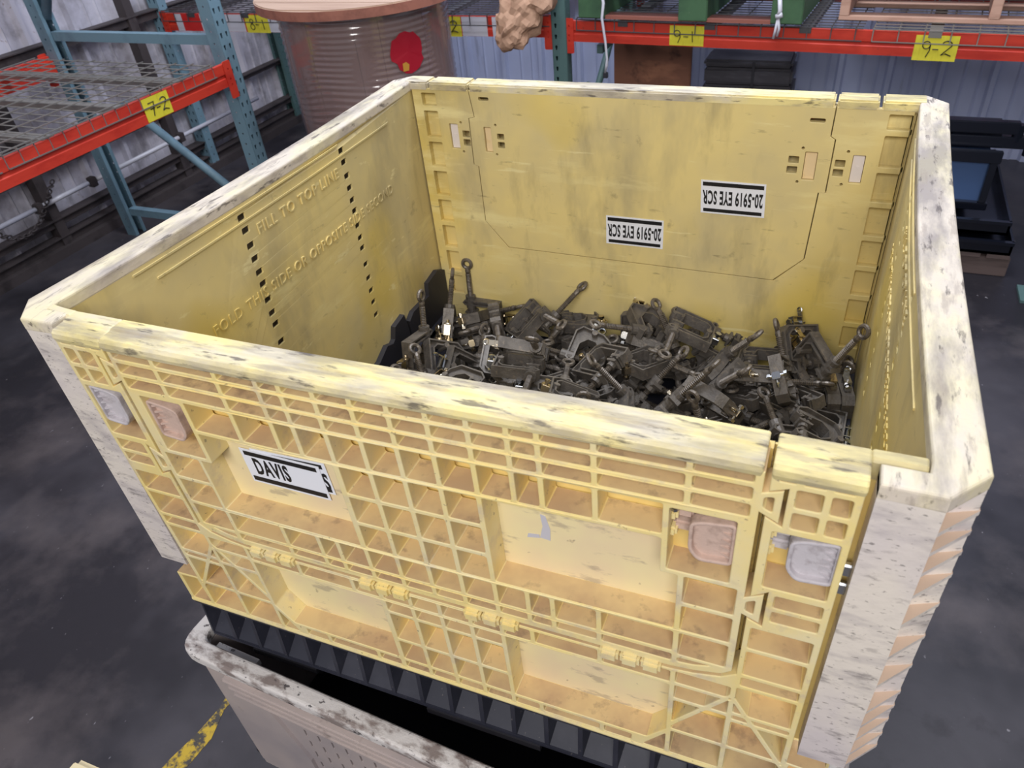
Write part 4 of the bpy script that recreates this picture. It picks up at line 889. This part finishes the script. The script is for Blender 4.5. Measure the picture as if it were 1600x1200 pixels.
CL = ('0.197,0.304,-0.027,0.675,0.687,0.09,-0.253;0.354,0.332,0.008,0.777,-0.206,-0.496,0.329;0.597,0.246,-0.046,0.426,0.423,0.564,0.567;0.817,0.415,-0.042,0.484,-0.481,-0.534,0.499;1.002,0.263,-0.046,0.596,-0.596,0.38,-0.38;0.202,0.517,-0.043,0.406,0.384,-0.57,-0.602;0.415,0.407,-0.039,0.207,-0.274,0.655,-0.673;0.57,0.502,-0.037,0.478,-0.565,0.489,-0.462;0.786,0.484,-0.044,0.561,0.539,-0.435,-0.452;1.011,0.563,-0.045,0.479,0.468,-0.519,-0.531;0.17,0.744,-0.046,0.501,0.501,-0.499,-0.499;0.4,0.662,-0.046,0.69,-0.69,0.155,-0.155;0.585,0.69,-0.046,0.238,-0.237,-0.666,0.666;0.811,0.689,-0.027,0.449,0.358,-0.653,-0.493;0.982,0.744,-0.046,0.06,-0.06,0.705,-0.704;0.353,0.928,-0.046,0.68,-0.68,0.193,-0.194;0.354,0.825,-0.028,0.171,-0.261,0.795,-0.521;0.632,0.911,-0.046,0.399,0.399,-0.584,-0.584;0.829,0.895,-0.041,0.385,0.429,0.608,0.546;1.032,0.935,-0.046,0.652,0.652,0.274,0.275;0.265,0.241,-0.01,0.223,-0.902,0.362,-0.072;0.318,0.164,-0.013,0,-0,1,0;0.561,0.261,-0.022,0.74,0.616,0.207,0.171;0.801,0.25,-0.046,0.316,0.316,0.633,0.633;0.975,0.259,-0.019,0.598,-0.573,0.417,-0.375;0.277,0.579,-0.021,0.101,-0.328,0.7,-0.626;0.311,0.394,-0.008,0.755,0.65,-0.086,-0.021;0.678,0.527,-0.042,0.452,-0.419,-0.541,0.573;0.856,0.556,-0.028,0.024,0.093,-0.637,0.764;0.999,0.544,-0.018,0.772,-0.634,0.031,0.045;0.512,0.801,-0.04,0.203,0.23,-0.714,-0.63;0.432,0.752,-0.029,0.212,0.427,-0.586,-0.655;0.702,0.724,-0.036,0.57,-0.682,0.338,-0.311;0.898,0.8,-0.009,0.639,-0.51,-0.54,0.201;0.99,0.717,-0.017,0.675,0.675,0.212,0.211;0.227,0.926,-0.029,0.266,-0.46,-0.592,0.606;0.468,0.948,-0.026,0.51,-0.618,-0.508,0.316;0.581,0.999,-0.046,0.657,-0.654,0.264,-0.265;0.946,0.94,-0.022,0.275,-0.178,0.618,-0.714;1.022,0.848,-0.02,0.374,0.408,-0.559,-0.618;0.167,0.647,-0.037,0.013,-0.017,-0.754,-0.657;0.345,0.223,-0.011,0.04,0.375,-0.921,-0.099;0.609,0.245,0.004,0.205,-0.203,-0.54,0.791;0.721,0.347,-0.03,0.066,-0.221,-0.726,0.648;1.042,0.285,0.003,0.151,-0.344,0.677,-0.633;0.781,0.164,-0.01,0.681,-0,0.732,0;0.442,0.547,-0.021,0.305,0.148,-0.752,-0.566;0.665,0.537,0.02,0.461,-0.524,-0.639,-0.325;0.753,0.471,-0.012,0.47,0.427,-0.548,-0.544;1.089,0.409,-0.034,0.512,0.654,0.427,0.359;0.179,0.704,-0.011,0.58,0.519,-0.428,-0.46;0.504,0.68,-0.005,0.569,0.643,0.264,0.44;0.694,0.817,0.011,0.392,0.789,-0.459,-0.116;0.827,0.754,-0.005,0.659,0.49,0.404,0.403;1.119,0.673,-0.043,0.726,0.686,0.036,0.038;0.167,1.066,-0.012,0,-0.013,0.999,-0.031;0.432,1.001,-0.046,0.411,-0.411,0.575,-0.575;0.585,1.001,-0.017,0.676,-0.672,0.213,-0.215;0.942,0.885,0.012,0.717,0.65,-0.244,-0.067;1.145,0.917,-0.013,0.556,0.437,0.553,-0.44;0.196,0.264,0.071,0.929,-0.299,-0.072,-0.206;0.859,0.285,0.017,0.52,0.601,0.216,0.566;0.428,0.233,-0.018,0.051,-0.391,-0.676,0.622;0.864,0.344,-0.02,0.104,0.328,0.607,0.716;1.008,0.202,0.014,0.691,-0.219,-0.673,0.145;0.197,0.538,0.001,0.637,-0.721,-0.162,0.217;0.396,0.541,0.008,0.555,-0.537,0.33,-0.544;0.596,0.512,-0.003,0.631,0.735,0.197,0.148;0.88,0.487,0.008,0.195,0.156,0.695,0.675;1.122,0.45,-0.01,'
  '0.741,0.655,0.091,-0.118;0.258,0.78,0.004,0.45,0.752,0.438,-0.2;0.44,0.674,0.011,0.667,0.698,-0.135,0.222;0.622,0.755,-0.003,0.657,0.7,0.09,0.265;0.852,0.761,0.022,0.673,0.526,0.45,0.26;1.039,0.692,-0.003,0.633,-0.702,-0.076,0.317;0.636,1.065,0.018,0.701,-0.044,-0.711,-0.045;0.708,0.973,0.011,0.495,0.441,0.575,0.48;0.72,0.993,-0.022,0.646,-0.75,-0.08,0.117;0.821,1.005,-0.027,0.34,-0.542,-0.573,0.512;1.042,0.833,0.042,0.632,-0.637,0.143,-0.418;0.252,0.292,0.014,0.284,0.319,-0.401,0.81;0.551,0.243,0.043,0.137,0.123,0.929,0.321;0.706,0.298,-0.007,0.308,-0.009,0.758,-0.576;0.914,0.348,0.036,0.783,-0.493,-0.375,-0.063;1.11,0.258,0.002,0.088,0.587,0.629,0.502;0.488,0.562,0.021,0.321,0.063,-0.578,-0.748;0.347,0.525,0.033,0.714,-0.653,0.025,-0.252;0.511,0.416,0.041,0.551,0.601,-0.185,-0.549;0.791,0.489,0.033,0.081,-0.072,0.569,-0.815;1.021,0.514,0.023,0.074,0.251,-0.677,-0.687;0.286,0.682,0.024,0.692,-0.651,-0.262,0.168;0.344,0.694,0.003,0.043,0.195,0.746,-0.636;0.648,0.715,0.008,0.636,-0.722,-0.103,0.252;0.713,0.738,0.018,0.252,0.569,0.743,0.249;0.92,0.646,0,0.176,0.191,0.965,-0.035;0.184,0.954,-0.02,0.171,-0.506,-0.552,0.64;0.499,0.866,0,0.292,-0.273,-0.745,0.535;0.702,0.882,0.059,0.545,-0.694,-0.318,0.347;0.775,0.965,0.033,0.098,-0.524,0.76,-0.372;1.116,0.914,-0.013,0.559,0.442,0.549,-0.438;0.228,0.336,0.045,0.233,-0.058,0.505,-0.829;0.343,0.316,0.041,0.343,0.887,0.252,-0.179;0.58,0.364,-0.012,0.572,-0.778,-0.146,0.215;0.872,0.21,0.018,0.548,-0.205,0.694,-0.419;1.009,0.319,0.036,0.63,0.563,0.535,-0.027;0.237,0.586,0.037,0.48,0.744,0.461,0.056;0.426,0.427,0.013,0.183,0.801,0.46,-0.337;0.644,0.585,0.014,0.251,-0.084,-0.771,-0.579;0.842,0.597,0.014,0.717,0.393,0.518,0.251;0.96,0.521,0.056,0.808,-0.511,0.214,0.2;0.207,0.77,0.026,0.494,-0.658,0.567,0.029;0.3,0.679,0.054,0.736,-0.656,0.084,-0.148;0.539,0.775,0.031,0.621,-0.692,-0.271,0.247;0.806,0.635,0.04,0.474,0.394,0.717,0.326;1.091,0.817,0.004,0.033,0.007,-0.747,0.664;0.199,1.001,-0.002,0.534,-0.827,-0.131,-0.113;0.365,0.888,0.007,0.523,0.364,-0.624,-0.453;0.685,0.997,0.031,0.492,-0.867,0.05,0.067;0.861,0.877,0.028,0.116,0.535,-0.768,-0.331;0.951,0.99,0.029,0.112,-0.008,0.736,0.668;0.75,0.318,0.08,0.733,0.418,0.423,0.329;0.494,0.272,0.037,0.573,-0.653,0.282,-0.407;0.597,0.331,0.059,0.204,-0.848,0.444,-0.207;0.691,0.236,0.047,0.524,0.407,-0.574,-0.481;1.119,0.342,0.035,0.284,-0.437,0.802,0.292;0.364,0.475,0.055,0.272,-0.38,0.85,-0.245;0.307,0.555,0.064,0.756,-0.639,0.135,-0.042;0.57,0.531,0.052,0.373,-0.835,-0.193,0.356;0.781,0.488,0.067,0.379,-0.269,0.884,0.051;0.902,0.563,0.068,0.612,0.547,-0.203,-0.534;0.423,0.735,0.064,0.607,-0.711,0.261,-0.24;0.406,0.635,0.057,0.375,-0.533,-0.48,0.587;0.611,0.822,0.076,0.742,-0.596,0.028,-0.305;0.871,0.759,0.077,0.263,-0.13,-0.28,0.914;1.056,0.642,0.026,0.681,-0.664,0.002,0.309;0.346,0.82,0.05,0.565,-0.284,-0.563,0.532;0.47,1.003,0.01,0.345,-0.322,0.568,-0.674;0.546,0.893,0.048,0.516,-0.471,0.615,-0.367;0.843,0.919,0.042,0.272,-0.738,-0.578,0.216;1.04,1.029,0.006,0.'
  '127,-0.862,0.266,0.413;0.219,0.378,0.056,0.284,-0.648,-0.479,0.52;0.473,0.371,0.033,0.411,0.08,0.805,0.421;0.642,0.297,0.063,0.018,0.709,0.512,-0.485;0.795,0.296,0.051,0.662,0.656,0.339,0.128;1.027,0.319,0.066,0.52,-0.767,0.154,0.343;0.465,1.037,0.036,0.038,-0.033,0.757,0.652;0.24,0.449,0.07,0.821,-0.23,-0.516,0.079;0.617,0.555,0.071,0.355,-0.762,-0.218,0.495;0.773,0.407,0.097,0.341,0.601,0.714,-0.112;1.05,0.425,0.05,0.631,0.745,-0.203,-0.075;0.136,0.78,0.049,0.089,0.701,0.704,-0.066;0.152,0.902,0.049,0.168,0.508,0.813,-0.229;0.524,0.688,0.073,0.741,0.659,0.117,0.045;0.776,0.736,0.046,0.346,0.592,-0.72,-0.108;1.06,0.699,0.034,0.032,-0.333,0.731,-0.595;0.17,1.007,0.018,0.268,-0.646,-0.48,0.529;0.377,0.979,0.037,0.478,0.782,-0.392,-0.087;0.674,1.005,0.081,0.529,-0.691,0.441,-0.221;0.86,1.037,0.032,0.376,0.616,0.564,0.401;1.037,0.985,0.076,0.522,0.607,0,-0.599;0.154,0.383,0.044,0.303,0.693,-0.647,0.099;0.355,0.279,0.085,0.541,-0.192,-0.657,0.488;0.609,0.4,0.063,0.202,0.042,-0.869,-0.451;0.829,0.193,0.115,0.351,-0.418,0.174,-0.819;1.036,0.385,0.087,0.344,0.24,0.832,0.363;0.159,0.518,0.074,0.669,-0.018,-0.326,-0.668;0.511,0.571,0.063,0.088,0.902,0.13,-0.402;0.664,0.596,0.069,0.224,-0.465,0.373,-0.771;0.854,0.45,0.084,0.066,0.58,0.708,0.397;1.008,0.511,0.073,0.288,-0.46,-0.58,0.607;0.354,0.987,0.059,0.604,-0.613,-0.504,0.073;0.274,0.953,0.046,0.559,-0.348,-0.652,-0.376;0.596,0.661,0.091,0.568,-0.799,0.046,0.194;0.439,0.733,0.099,0.6,-0.791,-0.053,0.107;1.093,0.742,0.05,0.143,-0.149,-0.695,-0.689;1.018,0.848,0.087,0.41,0.669,0.609,-0.114;0.769,0.993,0.097,0.127,-0.113,-0.73,-0.662;0.424,0.803,0.094,0.362,-0.927,-0.048,0.09;0.96,0.877,0.063,0.305,-0.742,-0.269,0.534;1.073,0.924,0.081,0.05,0.879,-0.425,-0.211;0.427,0.21,0.086,0.211,0.025,-0.847,0.487;0.465,0.286,0.086,0.623,-0.44,0.616,-0.199;0.673,0.354,0.115,0.166,0.704,-0.312,-0.616;0.988,0.482,0.102,0.3,0.087,0.724,0.615;1.125,0.461,0.057,0.241,0.815,0.483,-0.212')

# ------------------------------------------------------------------ heap of screw clamps (poses: x,y,z and quaternion of each)
S = 1.3
def cyl(mb, a, b, r, n=10): mb.tube([a, b], r, n)
OA = [(-.050, -.040), (.030, -.040), (.036, -.034), (.030, -.028), (-.032, -.028), (-.039, -.020), (-.039, .020), (-.032, .027), (.012, .027), (.014, .016), (.034, .016), (.038, .026), (.034, .040), (-.038, .040), (-.050, .028)]
OB = [(-.05, -.026), (-.036, -.037), (.030, -.037), (.036, -.028), (.028, -.021), (-.008, -.020), (-.022, -.008), (-.020, .008), (-.006, .019), (.022, .015), (.030, .006), (.040, .012), (.038, .028), (.022, .038), (-.030, .036), (-.044, .018)]
def body_mesh(O):
    mb = MB(); i_ = inset(O, .003); o_ = O if area2(O) > 0 else O[::-1]
    mb.prism(inset(O, .0015), -.0035, .0035, 'y'); mb.ring(o_, i_, -.0105, .0105, 'y')
    cyl(mb, (.02, 0, -.048), (.02, 0, -.020), .0108, 12)
    mb.box((.012, -.012, .013), (.036, .012, .019)); mb.box((.013, -.0115, .009), (.018, .0115, .014)); mb.box((.029, -.0115, .009), (.034, .0115, .014))
    cyl(mb, (-.04, -.013, .0), (-.04, .013, .0), .006, 8)
    mb.v = [p * S for p in mb.v]; return mesh_of('clamp_body', mb, ['iron'])
def screw_mesh():
    mb = MB(); pts = [(.02, 0, .006)]; r = [.0055]; z = .002
    while z > -.088: pts += [(.02, 0, z), (.02, 0, z - .0016)]; r += [.0061, .0046]; z -= .0034
    pts += [(.02, 0, -.094), (.02, 0, -.101)]; r += [.0058, .0048]
    mb.tube(pts, r, 8); mb.torus((.02, 0, -.110), .0096, .0038, 16, 7, 'y')
    mb.v = [p * S for p in mb.v]; return mesh_of('eye_screw', mb, ['iron2'], smooth=False)
def jaw_mesh():
    mb = MB(); mb.prism([(.009, -.004), (.031, -.004), (.033, .0), (.026, .001), (.023, .004), (.020, .001), (.017, .004), (.014, .001), (.007, .0)], -.010, .010, 'y')
    cyl(mb, (.02, 0, -.012), (.02, 0, -.003), .0085, 10); mb.v = [p * S for p in mb.v]; return mesh_of('jaw', mb, ['iron'])
def conn_mesh(m_, v):
    mb = MB()
    if v == 0:
        mb.box((-.064, -.007, -.009), (-.046, .007, .003), bv=.0015); cyl(mb, (-.057, -.016, -.003), (-.057, .016, -.003), .0028, 8)
        mb.prism([(-.057 + .006 * math.cos(PI * k / 3), -.003 + .006 * math.sin(PI * k / 3)) for k in range(6)], .012, .017, 'y')
        mb.prism([(-.057 + .005 * math.cos(PI * k / 3), -.003 + .005 * math.sin(PI * k / 3)) for k in range(6)], -.015, -.010, 'y')
        mb.torus((-.057, 0, .010), .007, .0018, 12, 5, 'y')
    else:
        mb.ring([(-.066, -.010), (-.046, -.010), (-.046, .012), (-.066, .012)], [(-.064, -.008), (-.048, -.008), (-.048, .010), (-.064, .010)], -.006, .006, 'y')
        cyl(mb, (-.056, 0, -.018), (-.056, 0, .018), .003, 8); mb.prism([(-.056 + .006 * math.cos(PI * k / 3), .006 * math.sin(PI * k / 3)) for k in range(6)], .014, .019, 'z')
        mb.box((-.078, -.005, -.012), (-.062, .005, -.0095)); mb.torus((-.078, 0, -.0108), .0052, .0016, 12, 5, 'z')
    mb.v = [p * S for p in mb.v]; return mesh_of('terminal_bolt', mb, [m_])
BM = [body_mesh(OA), body_mesh(OB)]; SM = screw_mesh(); JM = jaw_mesh()
CM = [conn_mesh('zinc', 0), conn_mesh('bronze', 0), conn_mesh('zinc', 1), conn_mesh('bronze', 1)]
GRP = 'screw clamps heaped in the yellow container'
def make_clamp():
    t = thing('screw_clamp', 'x', 'clamp', (0, 0, 0), GRP)
    for nm, me in (('clamp_body', BM[0]), ('eye_screw', SM), ('jaw', JM), ('terminal_bolt', CM[0])):
        o = bpy.data.objects.new(nm, me); COL.objects.link(o); o.parent = t
    return t
proto = make_clamp(); kids = list(proto.children)
rnd = random.Random(11)
poses = [[float(a) for a in r.split(',')] for r in CL.split(';')]
tops = {}
for i, q in enumerate(poses):
    if i == 0: t, ks = proto, kids
    else:
        t = proto.copy(); COL.objects.link(t); ks = []
        for k in kids: c = k.copy(); c.parent = t; COL.objects.link(c); ks.append(c)
    t.rotation_mode = 'QUATERNION'; t.location = q[:3]; t.rotation_quaternion = Quaternion(q[3:7]).normalized()
    by = {k.name.split('.')[0]: k for k in ks}
    by['clamp_body'].data = BM[1 if rnd.random() < .35 else 0]
    e = rnd.choice((-.012, 0, 0, .004)) * S
    by['eye_screw'].location = (0, 0, e); by['jaw'].location = (0, 0, e + .004)
    by['terminal_bolt'].data = rnd.choice(CM)
    x, y, z = q[:3]
    deep = z < .02
    xs = 'left' if x < .45 else ('middle' if x < .82 else 'right')
    ys = 'by the back wall' if y > .88 else ('halfway back' if y > .5 else 'behind the front wall')
    t['label'] = 'iron eye-screw clamp buried low in the heap, %s, %s' % (xs, ys)
    if z > .034: tops.setdefault(ys, []).append((x - (y - .5) * .12, t))
ORD = 'leftmost second third fourth fifth sixth seventh eighth ninth tenth eleventh twelfth thirteenth fourteenth fifteenth sixteenth seventeenth eighteenth nineteenth twentieth'.split()
for ys, L in tops.items():
    L.sort(key=lambda q: q[0]); n = len(L)
    for k, (u, t) in enumerate(L):
        if k == n - 1: o = 'rightmost'
        elif k == 0: o = 'leftmost'
        elif k <= n // 2: o = ORD[k] + ' from left' if k < 20 else None
        else: o = ORD[n - 1 - k] + ' from right' if n - 1 - k < 20 else None
        if o: t['label'] = 'iron eye-screw clamp, %s, %s of those on top' % (ys, o)
